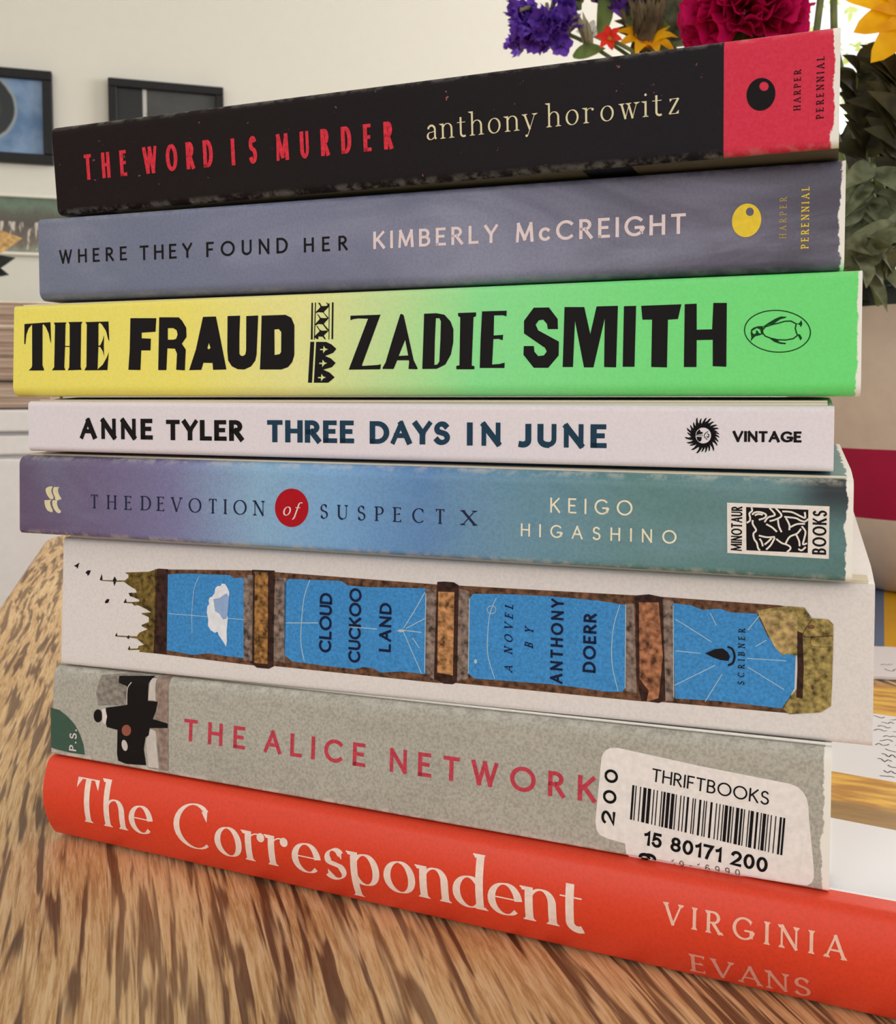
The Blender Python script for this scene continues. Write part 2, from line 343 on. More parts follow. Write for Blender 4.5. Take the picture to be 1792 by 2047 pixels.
ART = [
 [
  ['title','red',0,'T','cond','THE',[10.21,8.75],[14.17,0.0],[0.0,6.61],0.41,0.165,0],
  ['title','red',0,'T','cond','WORD',[29.52,8.73],[21.73,0.0],[0.0,6.74],0.41,0.165,0],
  ['title','red',0,'T','cond','IS',[56.7,8.55],[7.55,0.0],[0.0,6.54],0.41,0.165,0],
  ['title','red',0,'T','cond','MURDER',[69.64,8.52],[31.74,0.0],[0.0,6.3],0.41,0.165,0],
  ['author_name','cream',0,'T','serif','anthony',[109.96,9.6],[26.21,0.0],[0.0,5.01],1.02,None,0],
  ['author_name','cream',0,'T','serif','horowitz',[139.0,9.62],[28.44,0.0],[0.0,4.84],1.02,None,0],
  ['publisher_mark','ink',0,'P',[[186.48,10.65],[186.28,10.08],[185.99,9.56],[185.61,9.12],[185.16,8.78],[184.65,8.55],[184.11,8.44],[183.56,8.45],[183.02,8.58],[182.5,8.83],[182.04,9.19],[181.64,9.65],[181.32,10.18],[181.1,10.77],[180.98,11.4],[180.97,12.03],[181.07,12.65],[181.28,13.23],[181.58,13.74],[181.96,14.18],[182.42,14.52],[182.92,14.74],[183.46,14.85],[184.01,14.83],[184.55,14.7],[185.06,14.44],[185.52,14.08],[185.92,13.63],[186.23,13.1],[186.45,12.51],[186.57,11.9],[186.58,11.27]],[[[185.28,13.05],[185.22,12.71],[185.02,12.43],[184.73,12.26],[184.38,12.23],[184.03,12.34],[183.74,12.58],[183.53,12.9],[183.46,13.26],[183.53,13.6],[183.72,13.88],[184.02,14.04],[184.36,14.07],[184.71,13.96],[185.01,13.73],[185.21,13.41]]]],
  ['publisher_mark','ink',0,'T','smallserif','HARPER',[191.43,7.8],[0.0,7.76],[-1.34,0.0],0.8,None,0],
  ['publisher_mark','ink',0,'T','smallserif','PERENNIAL',[195.78,5.74],[0.0,11.9],[-1.41,0.0],0.8,None,0],
 ],
 [
  ['title','ink',0,'T','futura','WHERE',[6.75,9.88],[21.61,0.0],[0.0,3.67],1.0,0.16,0],
  ['title','ink',0,'T','futura','THEY',[32.28,9.65],[15.9,0.0],[0.0,3.81],1.0,0.16,0],
  ['title','ink',0,'T','futura','FOUND',[52.3,9.55],[23.25,0.0],[0.0,3.84],1.0,0.16,0],
  ['title','ink',0,'T','futura','HER',[79.96,9.44],[11.82,0.0],[0.0,3.59],1.0,0.16,0],
  ['author_name','pinkwhite',0,'T','futura','KIMBERLY',[98.54,9.36],[31.21,0.0],[0.0,4.2],1.0,0.17,0],
  ['author_name','pinkwhite',0,'T','futura','McCREIGHT',[134.01,9.15],[38.3,0.0],[0.0,4.44],1.0,0.17,0],
  ['publisher_mark','yellow',0,'P',[[187.89,10.36],[187.68,9.7],[187.36,9.11],[186.96,8.59],[186.47,8.18],[185.93,7.89],[185.36,7.73],[184.77,7.71],[184.18,7.82],[183.63,8.06],[183.13,8.43],[182.7,8.91],[182.36,9.49],[182.12,10.13],[182.0,10.82],[181.99,11.52],[182.09,12.22],[182.31,12.88],[182.63,13.47],[183.04,13.98],[183.53,14.39],[184.07,14.68],[184.65,14.83],[185.24,14.85],[185.82,14.73],[186.37,14.48],[186.87,14.11],[187.29,13.63],[187.62,13.06],[187.86,12.43],[187.98,11.74],[188.0,11.05]],[[[186.47,13.01],[186.41,12.67],[186.24,12.39],[185.97,12.21],[185.66,12.16],[185.35,12.25],[185.08,12.46],[184.89,12.76],[184.83,13.11],[184.89,13.45],[185.06,13.74],[185.32,13.92],[185.64,13.97],[185.95,13.88],[186.22,13.67],[186.4,13.36]]]],
  ['publisher_mark','yellowdim',0,'T','smallserif','HARPER',[193.11,7.09],[0.0,8.59],[-1.41,0.0],0.8,None,0],
  ['publisher_mark','yellow',0,'T','smallserif','PERENNIAL',[197.6,4.76],[0.0,12.88],[-1.54,0.0],0.8,None,0],
 ],
 [
  ['title','ink',0,'P',[[3.59,20.34],[12.21,20.62],[12.52,14.9],[12.23,15.47],[11.71,17.52],[10.77,19.25],[10.01,20.06],[9.62,20.03],[9.77,8.93],[10.34,7.83],[10.21,7.56],[5.2,7.61],[6.16,8.4],[6.35,8.97],[6.14,20.16],[5.01,19.16],[4.28,17.46],[3.96,14.84],[3.6,14.84]],[]],
  ['title','ink',0,'P',[[13.31,20.48],[17.49,20.44],[17.15,19.88],[17.1,14.14],[18.6,14.04],[18.5,19.85],[18.09,20.49],[22.62,20.46],[22.21,19.75],[22.2,8.33],[22.56,7.61],[18.08,7.52],[18.55,8.37],[18.6,13.77],[17.1,13.89],[16.92,8.39],[17.31,7.57],[12.88,7.58],[13.64,8.43],[13.73,19.74]],[]],
  ['title','ink',0,'P',[[23.54,20.35],[30.87,20.31],[31.22,15.09],[30.87,15.54],[30.17,17.78],[28.82,19.59],[28.02,20.1],[27.71,19.61],[27.8,13.94],[28.38,14.04],[29.1,15.36],[29.53,16.79],[29.5,13.79],[29.64,11.13],[29.2,12.47],[28.39,13.59],[27.8,13.69],[27.63,7.68],[29.26,8.91],[30.55,10.89],[31.1,12.21],[30.73,7.45],[23.47,7.46],[24.07,8.53],[24.03,19.71]],[]],
  ['title','ink',0,'P',[[37.71,21.01],[45.66,20.79],[45.46,17.25],[41.25,17.12],[41.27,15.66],[44.09,15.49],[44.01,12.44],[41.19,12.48],[41.01,7.34],[37.29,7.45],[37.63,12.54]],[]],
  ['title','ink',0,'P',[[46.53,20.99],[52.4,20.82],[53.41,19.93],[54.68,18.07],[54.79,15.7],[53.43,14.0],[54.64,12.47],[54.43,7.13],[51.85,7.29],[52.04,11.43],[51.39,12.74],[49.13,12.89],[48.91,7.25],[46.44,7.28]],[[[49.18,18.09],[50.81,18.1],[51.82,17.49],[52.14,16.4],[51.73,15.33],[50.98,15.09],[49.22,15.12]]]],
  ['title','ink',0,'P',[[59.58,20.73],[63.37,20.73],[64.54,15.91],[66.61,7.21],[62.73,7.17],[62.58,8.92],[59.89,9.0],[59.3,7.2],[55.72,7.16],[57.62,12.42]],[[[61.4,14.06],[61.91,12.77],[61.43,12.39],[60.98,12.68]]]],
  ['title','ink',0,'P',[[66.72,20.75],[70.32,20.75],[70.2,16.21],[70.27,11.14],[70.64,10.67],[71.24,10.53],[71.95,10.9],[72.17,11.95],[72.09,20.6],[75.47,20.65],[75.15,10.85],[74.82,9.39],[73.66,7.93],[71.77,7.15],[69.85,7.24],[68.16,8.0],[67.06,9.49],[66.78,12.05]],[]],
  ['title','ink',0,'P',[[76.42,20.58],[83.07,20.6],[84.7,19.83],[85.58,17.94],[85.65,10.48],[85.1,8.83],[83.96,7.6],[82.12,7.04],[76.15,7.1],[76.31,11.88]],[[[80.06,17.03],[81.27,17.11],[81.98,16.36],[82.0,11.37],[81.59,10.85],[80.2,10.67]]]],
  ['ornament','ink',0,'P',[[90.17,23.35],[90.57,23.34],[90.62,14.31],[90.11,14.33]],[]],
  ['ornament','ink',0,'P',[[91.11,23.38],[91.39,23.37],[91.21,14.3],[90.97,14.31]],[]],
  ['ornament','ink',0,'P',[[94.83,23.14],[95.03,23.14],[95.11,14.22],[94.91,14.23]],[]],
  ['ornament','ink',0,'P',[[95.68,23.29],[96.11,23.27],[96.12,14.32],[95.69,14.27]],[]],
  ['ornament','ink',0,'P',[[91.93,23.29],[92.43,23.28],[92.94,22.46],[94.07,22.43],[94.56,22.64],[94.06,23.28],[94.31,23.27],[95.06,22.68],[94.82,22.18],[93.65,21.13],[93.53,20.85],[94.86,19.51],[94.93,19.34],[94.42,19.52],[93.34,20.86],[92.09,21.01],[91.46,20.8],[91.33,21.03],[92.45,22.08],[92.57,22.42]],[]],
  ['ornament','ink',0,'P',[[91.59,20.74],[92.1,20.38],[92.74,19.57],[93.86,19.48],[94.61,19.51],[94.74,19.28],[93.63,18.18],[93.7,17.95],[94.97,16.55],[94.91,16.33],[94.41,16.57],[93.26,17.96],[92.13,18.1],[91.38,17.78],[91.19,18.01],[91.5,18.35],[92.37,19.23],[92.42,19.52]],[]],
  ['ornament','ink',0,'P',[[91.45,17.78],[91.89,17.54],[92.53,16.67],[93.16,16.42],[94.41,16.45],[94.85,16.33],[93.61,15.22],[94.19,14.3],[93.82,14.31],[93.31,14.94],[92.18,15.02],[92.12,14.34],[91.81,14.35],[91.05,14.88],[91.17,15.16],[92.47,16.33]],[]],
  ['ornament','ink',0,'P',[[89.99,13.76],[91.07,13.74],[90.59,3.7],[89.51,3.7]],[]],
  ['ornament','ink',0,'P',[[91.57,13.73],[94.32,13.64],[95.7,13.02],[97.02,11.92],[96.23,10.97],[94.06,10.21],[95.63,9.56],[96.89,8.47],[95.91,7.46],[93.61,6.86],[95.31,6.16],[96.69,4.96],[94.97,3.67],[91.09,3.69]],[[[92.6,11.88],[92.79,11.99],[93.48,11.95],[93.56,12.78],[94.1,12.08],[94.85,11.84],[94.11,11.57],[93.49,10.84],[93.46,11.64],[92.73,11.65]],[[92.4,8.49],[92.59,8.6],[93.28,8.56],[93.36,9.39],[93.9,8.7],[94.65,8.46],[93.91,8.19],[93.29,7.46],[93.26,8.25],[92.53,8.26]],[[92.14,5.0],[92.33,5.11],[93.02,5.07],[93.1,5.9],[93.64,5.21],[94.39,4.98],[93.65,4.7],[93.03,3.96],[92.99,4.76],[92.27,4.77]]]],
  ['author_name','ink',0,'P',[[100.65,19.88],[108.53,19.9],[107.9,18.35],[103.87,7.89],[104.0,7.65],[107.93,7.84],[108.79,8.0],[108.65,6.79],[100.39,6.79],[105.28,19.02],[102.65,19.17],[101.33,19.01],[100.67,18.78]],[]],
  ['author_name','ink',0,'P',[[113.57,19.75],[113.87,19.99],[114.47,19.61],[117.18,8.8],[118.22,6.88],[117.97,6.69],[115.86,6.78],[116.04,8.57],[115.9,8.86],[112.96,8.9],[112.09,6.83],[109.24,6.86],[109.24,7.17],[110.0,8.42],[111.6,13.68]],[[[114.94,13.73],[115.76,10.01],[113.33,9.93]]]],
  ['author_name','ink',0,'P',[[119.63,19.82],[122.69,19.85],[124.7,19.44],[126.21,17.86],[126.98,15.96],[126.98,12.9],[126.45,10.08],[125.12,7.74],[123.01,6.75],[119.36,6.74],[119.52,13.52]],[[[122.59,18.67],[123.46,18.65],[123.85,17.93],[123.79,13.43],[123.61,8.47],[123.12,7.77],[122.37,7.66],[122.41,13.46]]]],
  ['author_name','ink',0,'P',[[128.04,19.74],[132.46,19.76],[132.47,18.87],[131.86,18.65],[131.58,7.43],[132.27,7.23],[132.23,6.53],[127.86,6.58],[127.8,7.35],[128.59,7.51],[128.62,18.74],[128.13,18.99]],[]],
  ['author_name','ink',0,'P',[[133.91,19.95],[139.82,19.93],[139.79,18.66],[138.87,18.92],[136.83,18.93],[136.78,14.29],[139.06,14.4],[138.96,13.13],[137.99,13.49],[136.74,13.45],[136.51,7.6],[138.32,7.69],[139.51,7.98],[139.48,6.75],[133.54,6.82],[133.65,13.23]],[]],
  ['author_name','ink',0,'P',[[146.2,20.43],[149.71,20.38],[151.78,17.7],[151.87,15.42],[149.55,15.47],[149.33,16.62],[148.44,17.64],[147.42,17.53],[146.7,16.54],[147.3,15.24],[152.14,12.57],[152.12,9.44],[149.76,6.68],[146.4,6.72],[143.94,9.71],[143.97,11.72],[146.33,11.68],[146.49,10.39],[147.39,9.37],[148.7,9.49],[149.36,10.34],[148.97,11.2],[143.99,14.6],[143.95,17.48]],[]],
  ['author_name','ink',0,'P',[[153.32,20.35],[157.82,20.21],[159.26,14.11],[160.59,20.27],[165.35,20.26],[165.13,6.59],[162.47,6.7],[162.46,17.55],[160.08,6.65],[157.95,6.67],[155.75,17.16],[155.44,6.78],[153.09,6.81]],[]],
  ['author_name','ink',0,'P',[[166.68,20.13],[169.36,20.13],[169.19,6.68],[166.6,6.71]],[]],
  ['author_name','ink',0,'P',[[170.46,20.1],[179.12,20.16],[178.44,16.97],[176.3,16.89],[176.23,6.46],[172.84,6.58],[172.88,16.99],[170.78,17.04]],[]],
  ['author_name','ink',0,'P',[[179.84,20.16],[182.37,20.19],[182.45,14.55],[185.69,14.56],[185.87,20.24],[188.67,20.15],[188.75,6.44],[185.93,6.61],[185.85,12.3],[182.48,12.29],[182.51,6.46],[179.85,6.49]],[]],
  ['publisher_mark','darkgreen',0,'L',[[205.63,13.26],[205.55,12.7],[205.36,12.15],[205.06,11.64],[204.66,11.16],[204.17,10.72],[203.59,10.34],[202.93,10.01],[202.2,9.75],[201.42,9.56],[200.6,9.44],[199.75,9.39],[198.88,9.43],[198.02,9.53],[197.17,9.71],[196.36,9.97],[195.58,10.28],[194.87,10.67],[194.23,11.1],[193.67,11.59],[193.2,12.11],[192.83,12.66],[192.57,13.24],[192.43,13.82],[192.39,14.41],[192.48,14.98],[192.67,15.54],[192.98,16.06],[193.39,16.55],[193.9,16.99],[194.5,17.37],[195.18,17.69],[195.92,17.95],[196.71,18.13],[197.54,18.24],[198.4,18.28],[199.27,18.23],[200.13,18.12],[200.97,17.92],[201.77,17.66],[202.53,17.34],[203.23,16.96],[203.85,16.52],[204.4,16.04],[204.85,15.52],[205.2,14.98],[205.45,14.41],[205.6,13.84]],0.217,1],
  ['publisher_mark','darkgreen',0,'L',[[196.15,14.25],[196.62,14.84],[198.34,15.36],[199.1,15.49],[200.52,15.9],[201.75,15.92],[202.8,15.29],[202.62,14.3],[202.92,13.29],[203.11,12.89],[202.27,12.21],[200.86,11.94],[199.15,12.02],[197.71,12.4],[196.65,12.83],[196.16,13.44],[196.06,14.05]],0.263,1],
  ['publisher_mark','darkgreen',0,'P',[[195.86,14.66],[197.19,15.64],[198.61,16.5],[199.65,16.93],[200.89,16.84],[200.61,16.6],[199.57,16.33],[198.43,15.5],[197.19,15.23],[196.24,14.75]],[]],
  ['publisher_mark','darkgreen',0,'P',[[196.65,12.93],[198.19,12.19],[199.15,12.07],[199.44,11.57],[200.87,11.29],[200.68,11.04],[199.64,11.16],[198.49,11.58],[197.42,12.41]],[]],
  ['publisher_mark','darkgreen',0,'P',[[193.68,11.78],[193.81,12.69],[193.66,13.5],[193.74,14.31],[194.32,14.75],[195.08,14.98],[196.05,15.01],[196.25,14.45],[196.07,13.25],[195.5,13.06],[194.63,12.87],[194.15,12.38]],[[[193.94,14.0],[194.9,14.63],[195.58,14.27],[195.78,13.35],[195.3,13.57],[195.0,14.08],[194.71,14.08],[194.77,13.58],[194.43,13.28],[194.04,13.59]]]],
  ['publisher_mark','darkgreen',0,'P',[[202.8,15.39],[203.36,15.38],[203.82,16.06],[204.02,15.26],[203.75,14.57],[203.46,15.08]],[]],
  ['publisher_mark','darkgreen',0,'P',[[203.02,13.09],[203.58,13.08],[204.01,12.27],[203.69,11.78],[203.3,12.59]],[]],
 ],
 [
  ['author_name','ink',0,'T','bold','ANNE',[16.83,4.81],[23.02,0.0],[0.0,5.43],1.02,None,0],
  ['author_name','ink',0,'T','bold','TYLER',[43.58,4.76],[22.84,0.0],[0.0,5.24],1.02,None,0],
  ['title','navy',0,'T','bold','THREE',[72.89,4.59],[23.86,0.0],[0.0,5.48],1.02,None,0],
  ['title','navy',0,'T','bold','DAYS',[100.67,4.55],[20.35,0.0],[0.0,5.4],1.02,None,0],
  ['title','navy',0,'T','bold','IN',[125.08,4.44],[8.21,0.0],[0.0,5.36],1.02,None,0],
  ['title','navy',0,'T','bold','JUNE',[137.18,4.29],[20.48,0.0],[0.0,5.27],1.02,None,0],
  ['publisher_mark','ink',0,'T','bold','VINTAGE',[184.28,6.02],[13.9,0.0],[0.0,2.32],1.05,None,0],
  ['publisher_mark','ink',0,'P',[[179.9,7.62],[180.78,7.66],[181.43,7.24],[181.65,6.84],[180.97,7.12],[179.92,7.11]],[]],
  ['publisher_mark','ink',0,'P',[[179.92,7.13],[180.79,6.92],[181.33,6.31],[181.43,5.86],[180.84,6.33],[179.81,6.64]],[]],
  ['publisher_mark','ink',0,'P',[[179.84,6.73],[180.72,6.29],[181.16,5.52],[181.16,5.04],[180.64,5.69],[179.62,6.28]],[]],
  ['publisher_mark','ink',0,'P',[[179.56,6.2],[180.34,5.38],[180.57,4.4],[180.4,3.91],[180.08,4.8],[179.21,5.85]],[]],
  ['publisher_mark','ink',0,'P',[[179.27,5.89],[179.73,5.05],[179.68,4.21],[179.43,3.82],[179.36,4.61],[178.85,5.65]],[]],
  ['publisher_mark','ink',0,'P',[[178.92,5.68],[179.19,4.73],[178.95,3.9],[178.62,3.58],[178.73,4.39],[178.46,5.54]],[]],
  ['publisher_mark','ink',0,'P',[[178.56,5.56],[178.61,4.63],[178.21,3.93],[177.83,3.7],[178.1,4.42],[178.08,5.54]],[]],
  ['publisher_mark','ink',0,'P',[[178.12,5.53],[177.9,4.35],[177.24,3.56],[176.75,3.43],[177.29,4.25],[177.65,5.64]],[]],
  ['publisher_mark','ink',0,'P',[[177.59,5.67],[177.04,4.65],[176.2,4.15],[175.7,4.19],[176.44,4.77],[177.18,5.93]],[]],
  ['publisher_mark','ink',0,'P',[[177.21,5.9],[176.56,5.22],[175.77,5.06],[175.35,5.21],[176.06,5.49],[176.88,6.27]],[]],
  ['publisher_mark','ink',0,'P',[[176.95,6.16],[176.07,5.55],[175.15,5.53],[174.74,5.79],[175.6,5.94],[176.7,6.59]],[]],
  ['publisher_mark','ink',0,'P',[[176.69,6.62],[175.6,6.29],[174.65,6.56],[174.32,6.96],[175.24,6.83],[176.57,7.11]],[]],
  ['publisher_mark','ink',0,'P',[[176.57,7.1],[175.68,7.11],[175.05,7.58],[174.86,8.0],[175.52,7.67],[176.58,7.6]],[]],
  ['publisher_mark','ink',0,'P',[[176.57,7.51],[175.53,7.77],[174.87,8.47],[174.77,8.97],[175.47,8.41],[176.69,8.0]],[]],
  ['publisher_mark','ink',0,'P',[[176.67,7.95],[175.87,8.4],[175.5,9.15],[175.51,9.62],[175.97,8.98],[176.91,8.39]],[]],
  ['publisher_mark','ink',0,'P',[[176.88,8.35],[176.24,8.99],[176.07,9.79],[176.2,10.22],[176.48,9.51],[177.22,8.71]],[]],
  ['publisher_mark','ink',0,'P',[[177.25,8.73],[176.68,9.76],[176.7,10.79],[176.98,11.22],[177.08,10.25],[177.67,8.97]],[]],
  ['publisher_mark','ink',0,'P',[[177.57,8.93],[177.3,9.88],[177.54,10.72],[177.87,11.04],[177.77,10.22],[178.03,9.06]],[]],
  ['publisher_mark','ink',0,'P',[[178.05,9.06],[178.06,10.15],[178.54,10.94],[178.96,11.15],[178.62,10.34],[178.53,9.05]],[]],
  ['publisher_mark','ink',0,'P',[[178.49,9.05],[178.77,10.19],[179.47,10.9],[179.95,10.99],[179.38,10.24],[178.95,8.91]],[]],
  ['publisher_mark','ink',0,'P',[[178.85,8.95],[179.31,9.86],[180.06,10.29],[180.52,10.27],[179.88,9.75],[179.27,8.7]],[]],
  ['publisher_mark','ink',0,'P',[[179.25,8.72],[179.93,9.47],[180.76,9.67],[181.2,9.52],[180.45,9.2],[179.59,8.36]],[]],
  ['publisher_mark','ink',0,'P',[[179.52,8.45],[180.3,9.0],[181.12,9.01],[181.51,8.76],[180.75,8.63],[179.78,8.03]],[]],
  ['publisher_mark','ink',0,'P',[[179.8,7.96],[180.63,8.19],[181.34,7.91],[181.62,7.57],[180.92,7.7],[179.92,7.47]],[]],
  ['publisher_mark','ink',0,'P',[[179.87,7.42],[180.52,7.36],[180.95,6.93],[181.09,6.57],[180.62,6.86],[179.84,6.93]],[]],
  ['publisher_mark','ink',0,'P',[[179.84,6.93],[180.43,6.69],[180.7,6.16],[180.74,5.78],[180.38,6.19],[179.68,6.47]],[]],
  ['publisher_mark','ink',0,'P',[[179.68,6.48],[180.14,6.1],[180.24,5.55],[180.18,5.18],[179.97,5.65],[179.4,6.09]],[]],
  ['publisher_mark','ink',0,'P',[[179.37,6.05],[179.68,5.57],[179.6,5.04],[179.44,4.72],[179.38,5.21],[178.99,5.77]],[]],
  ['publisher_mark','ink',0,'P',[[179.11,5.84],[179.32,5.3],[179.14,4.8],[178.92,4.51],[178.96,5.01],[178.68,5.64]],[]],
  ['publisher_mark','ink',0,'P',[[178.69,5.65],[178.75,5.04],[178.44,4.6],[178.15,4.39],[178.32,4.87],[178.23,5.58]],[]],
  ['publisher_mark','ink',0,'P',[[178.31,5.58],[178.23,4.86],[177.8,4.4],[177.45,4.26],[177.75,4.77],[177.85,5.63]],[]],
  ['publisher_mark','ink',0,'P',[[177.89,5.62],[177.65,4.99],[177.15,4.7],[176.78,4.65],[177.18,5.04],[177.45,5.8]],[]],
  ['publisher_mark','ink',0,'P',[[177.41,5.83],[177.05,5.41],[176.56,5.36],[176.23,5.43],[176.65,5.61],[177.04,6.14]],[]],
  ['publisher_mark','ink',0,'P',[[177.17,6.01],[176.73,5.63],[176.22,5.66],[175.89,5.8],[176.36,5.91],[176.87,6.38]],[]],
  ['publisher_mark','ink',0,'P',[[176.83,6.45],[176.21,6.2],[175.65,6.39],[175.37,6.65],[175.92,6.6],[176.65,6.9]],[]],
  ['publisher_mark','ink',0,'P',[[176.69,6.78],[176.1,6.69],[175.65,6.99],[175.44,7.3],[175.91,7.13],[176.61,7.26]],[]],
  ['publisher_mark','ink',0,'P',[[176.61,7.21],[175.99,7.28],[175.6,7.7],[175.47,8.06],[175.91,7.77],[176.65,7.7]],[]],
  ['publisher_mark','ink',0,'P',[[176.64,7.63],[176.0,7.88],[175.68,8.42],[175.63,8.81],[176.03,8.39],[176.79,8.1]],[]],
  ['publisher_mark','ink',0,'P',[[176.84,8.19],[176.26,8.68],[176.1,9.35],[176.19,9.76],[176.46,9.17],[177.14,8.57]],[]],
  ['publisher_mark','ink',0,'P',[[177.09,8.52],[176.64,9.15],[176.64,9.84],[176.82,10.21],[176.94,9.57],[177.46,8.81]],[]],
  ['publisher_mark','ink',0,'P',[[177.33,8.73],[177.09,9.28],[177.24,9.81],[177.46,10.11],[177.44,9.59],[177.75,8.94]],[]],
  ['publisher_mark','ink',0,'P',[[177.86,8.97],[177.79,9.7],[178.13,10.25],[178.45,10.46],[178.25,9.89],[178.32,9.02]],[]],
  ['publisher_mark','ink',0,'P',[[178.19,9.02],[178.27,9.79],[178.72,10.28],[179.08,10.43],[178.77,9.88],[178.65,8.96]],[]],
  ['publisher_mark','ink',0,'P',[[178.65,8.96],[178.92,9.65],[179.46,9.97],[179.85,10.0],[179.41,9.59],[179.08,8.77]],[]],
  ['publisher_mark','ink',0,'P',[[179.0,8.82],[179.33,9.28],[179.83,9.37],[180.17,9.32],[179.75,9.1],[179.37,8.54]],[]],
  ['publisher_mark','ink',0,'P',[[179.36,8.55],[179.8,8.88],[180.29,8.82],[180.6,8.67],[180.15,8.59],[179.65,8.16]],[]],
  ['publisher_mark','ink',0,'P',[[179.63,8.21],[180.3,8.52],[180.93,8.36],[181.24,8.1],[180.63,8.12],[179.81,7.76]],[]],
  ['publisher_mark','ink',0,'P',[[179.8,7.81],[180.3,7.87],[180.68,7.56],[180.87,7.28],[180.47,7.44],[179.87,7.33]],[]],
  ['publisher_mark','ink',0,'L',[[180.12,7.32],[180.08,6.91],[179.96,6.51],[179.77,6.15],[179.52,5.84],[179.2,5.59],[178.85,5.42],[178.47,5.33],[178.07,5.32],[177.69,5.4],[177.33,5.57],[177.01,5.81],[176.74,6.11],[176.54,6.47],[176.41,6.87],[176.37,7.28],[176.4,7.7],[176.52,8.09],[176.71,8.46],[176.97,8.77],[177.29,9.01],[177.64,9.19],[178.03,9.28],[178.42,9.28],[178.8,9.19],[179.16,9.03],[179.48,8.79],[179.75,8.48],[179.94,8.12],[180.07,7.73]],0.155,1],
  ['publisher_mark','ink',0,'P',[[177.44,8.67],[177.69,8.11],[178.16,8.03],[178.09,7.63],[176.75,7.45],[176.9,8.02]],[]],
  ['publisher_mark','ink',0,'P',[[176.83,7.05],[177.94,6.98],[177.87,6.25],[177.48,5.92],[177.0,6.32]],[]],
  ['publisher_mark','ink',0,'L',[[179.25,8.2],[178.63,7.71],[178.48,7.06],[179.12,6.42]],0.156,0],
  ['publisher_mark','ink',0,'L',[[179.1,7.72],[179.42,7.4],[179.27,6.91],[178.95,7.15]],0.187,0],
  ['publisher_mark','ink',0,'L',[[176.59,7.37],[178.17,7.3]],0.126,0],
 ],
 [
  ['title','darkblue',0,'T','serif2','THE',[24.37,7.87],[13.49,0.0],[0.0,3.7],1.0,None,0],
  ['title','darkblue',0,'T','serif2','DEVOTION',[40.93,7.99],[36.86,0.0],[0.0,3.73],1.0,None,0],
  ['title','darkblue',0,'T','serif2','SUSPECT',[93.44,8.04],[32.46,0.0],[0.0,3.46],1.0,None,0],
  ['title','darkblue',0,'T','serif2','X',[129.95,8.05],[3.61,0.0],[0.0,3.39],1.0,None,0],
  ['title_disc','deepred',0,'P',[[90.29,10.49],[90.23,9.75],[90.07,9.03],[89.79,8.33],[89.42,7.69],[88.95,7.11],[88.4,6.6],[87.78,6.19],[87.1,5.88],[86.39,5.67],[85.66,5.58],[84.93,5.6],[84.21,5.75],[83.53,6.0],[82.9,6.36],[82.33,6.82],[81.85,7.37],[81.46,7.99],[81.17,8.67],[80.99,9.39],[80.93,10.13],[80.99,10.88],[81.16,11.61],[81.44,12.31],[81.83,12.96],[82.31,13.55],[82.87,14.05],[83.5,14.46],[84.18,14.76],[84.89,14.96],[85.62,15.04],[86.36,15.0],[87.07,14.85],[87.74,14.59],[88.37,14.22],[88.92,13.76],[89.39,13.22],[89.78,12.6],[90.06,11.93],[90.23,11.22]],[]],
  ['title_disc/lettering','pinkwhite',1,'T','ital','of',[83.04,8.36],[4.34,0.0],[0.0,3.33],1.0,None,0.28],
  ['author_name','cream2',0,'T','futura','KEIGO',[150.84,11.73],[18.2,0.0],[0.0,3.33],1.0,0.125,0],
  ['author_name','cream2',0,'T','futura','HIGASHINO',[144.13,6.15],[34.28,0.0],[0.0,2.9],1.0,0.135,0],
  ['publisher_mark','cream',0,'P',[[9.17,12.53],[9.69,13.02],[10.65,13.3],[11.69,13.29],[11.25,12.66],[11.16,11.97],[11.51,11.16],[11.93,10.49],[11.76,9.87],[10.98,9.78],[10.38,10.17],[9.77,10.83],[9.29,11.64]],[]],
  ['publisher_mark','cream',0,'P',[[12.12,13.17],[13.84,13.22],[13.44,12.59],[13.49,11.91],[13.91,10.97],[14.68,10.01],[13.57,9.66],[12.79,9.43],[12.45,9.83],[12.37,10.51],[11.94,11.18],[11.65,11.99],[11.77,12.68]],[]],
  ['publisher_mark','cream',0,'P',[[8.76,9.49],[10.03,9.54],[11.15,9.71],[10.72,9.08],[10.8,8.4],[11.06,7.72],[11.58,6.92],[11.57,6.3],[10.62,6.34],[9.76,6.71],[9.15,7.51],[8.81,8.46]],[]],
  ['publisher_mark','cream',0,'P',[[11.41,9.38],[12.02,9.68],[13.22,9.38],[13.05,8.76],[13.3,7.94],[13.73,7.28],[14.5,6.76],[14.24,6.21],[13.38,6.1],[12.7,6.49],[12.01,7.21],[11.49,8.29]],[]],
  ['publisher_plate','platewhite',0,'P',[[188.6,15.29],[208.44,15.26],[208.48,4.69],[188.82,4.83]],[]],
  ['publisher_plate/figure_panel','ink',1,'P',[[192.41,14.52],[204.48,14.43],[204.49,5.68],[192.61,5.59]],[]],
  ['publisher_plate/figure_panel','platewhite',2,'L',[[193.47,14.49],[193.61,13.81],[193.09,13.23],[193.24,12.41],[193.18,11.72],[192.59,11.27]],0.355,0],
  ['publisher_plate/figure_panel','platewhite',2,'L',[[193.63,12.98],[194.15,13.48],[195.07,13.59],[195.99,13.35],[196.39,12.95],[196.0,12.39],[194.96,12.0]],0.355,0],
  ['publisher_plate/figure_panel','platewhite',2,'L',[[194.16,12.86],[194.81,13.16],[195.73,13.06]],0.354,0],
  ['publisher_plate/figure_panel','platewhite',2,'L',[[193.77,11.88],[193.79,11.05],[194.46,9.84],[193.95,9.12],[194.1,8.02],[194.63,7.22],[194.91,6.13],[195.31,5.74]],0.355,0],
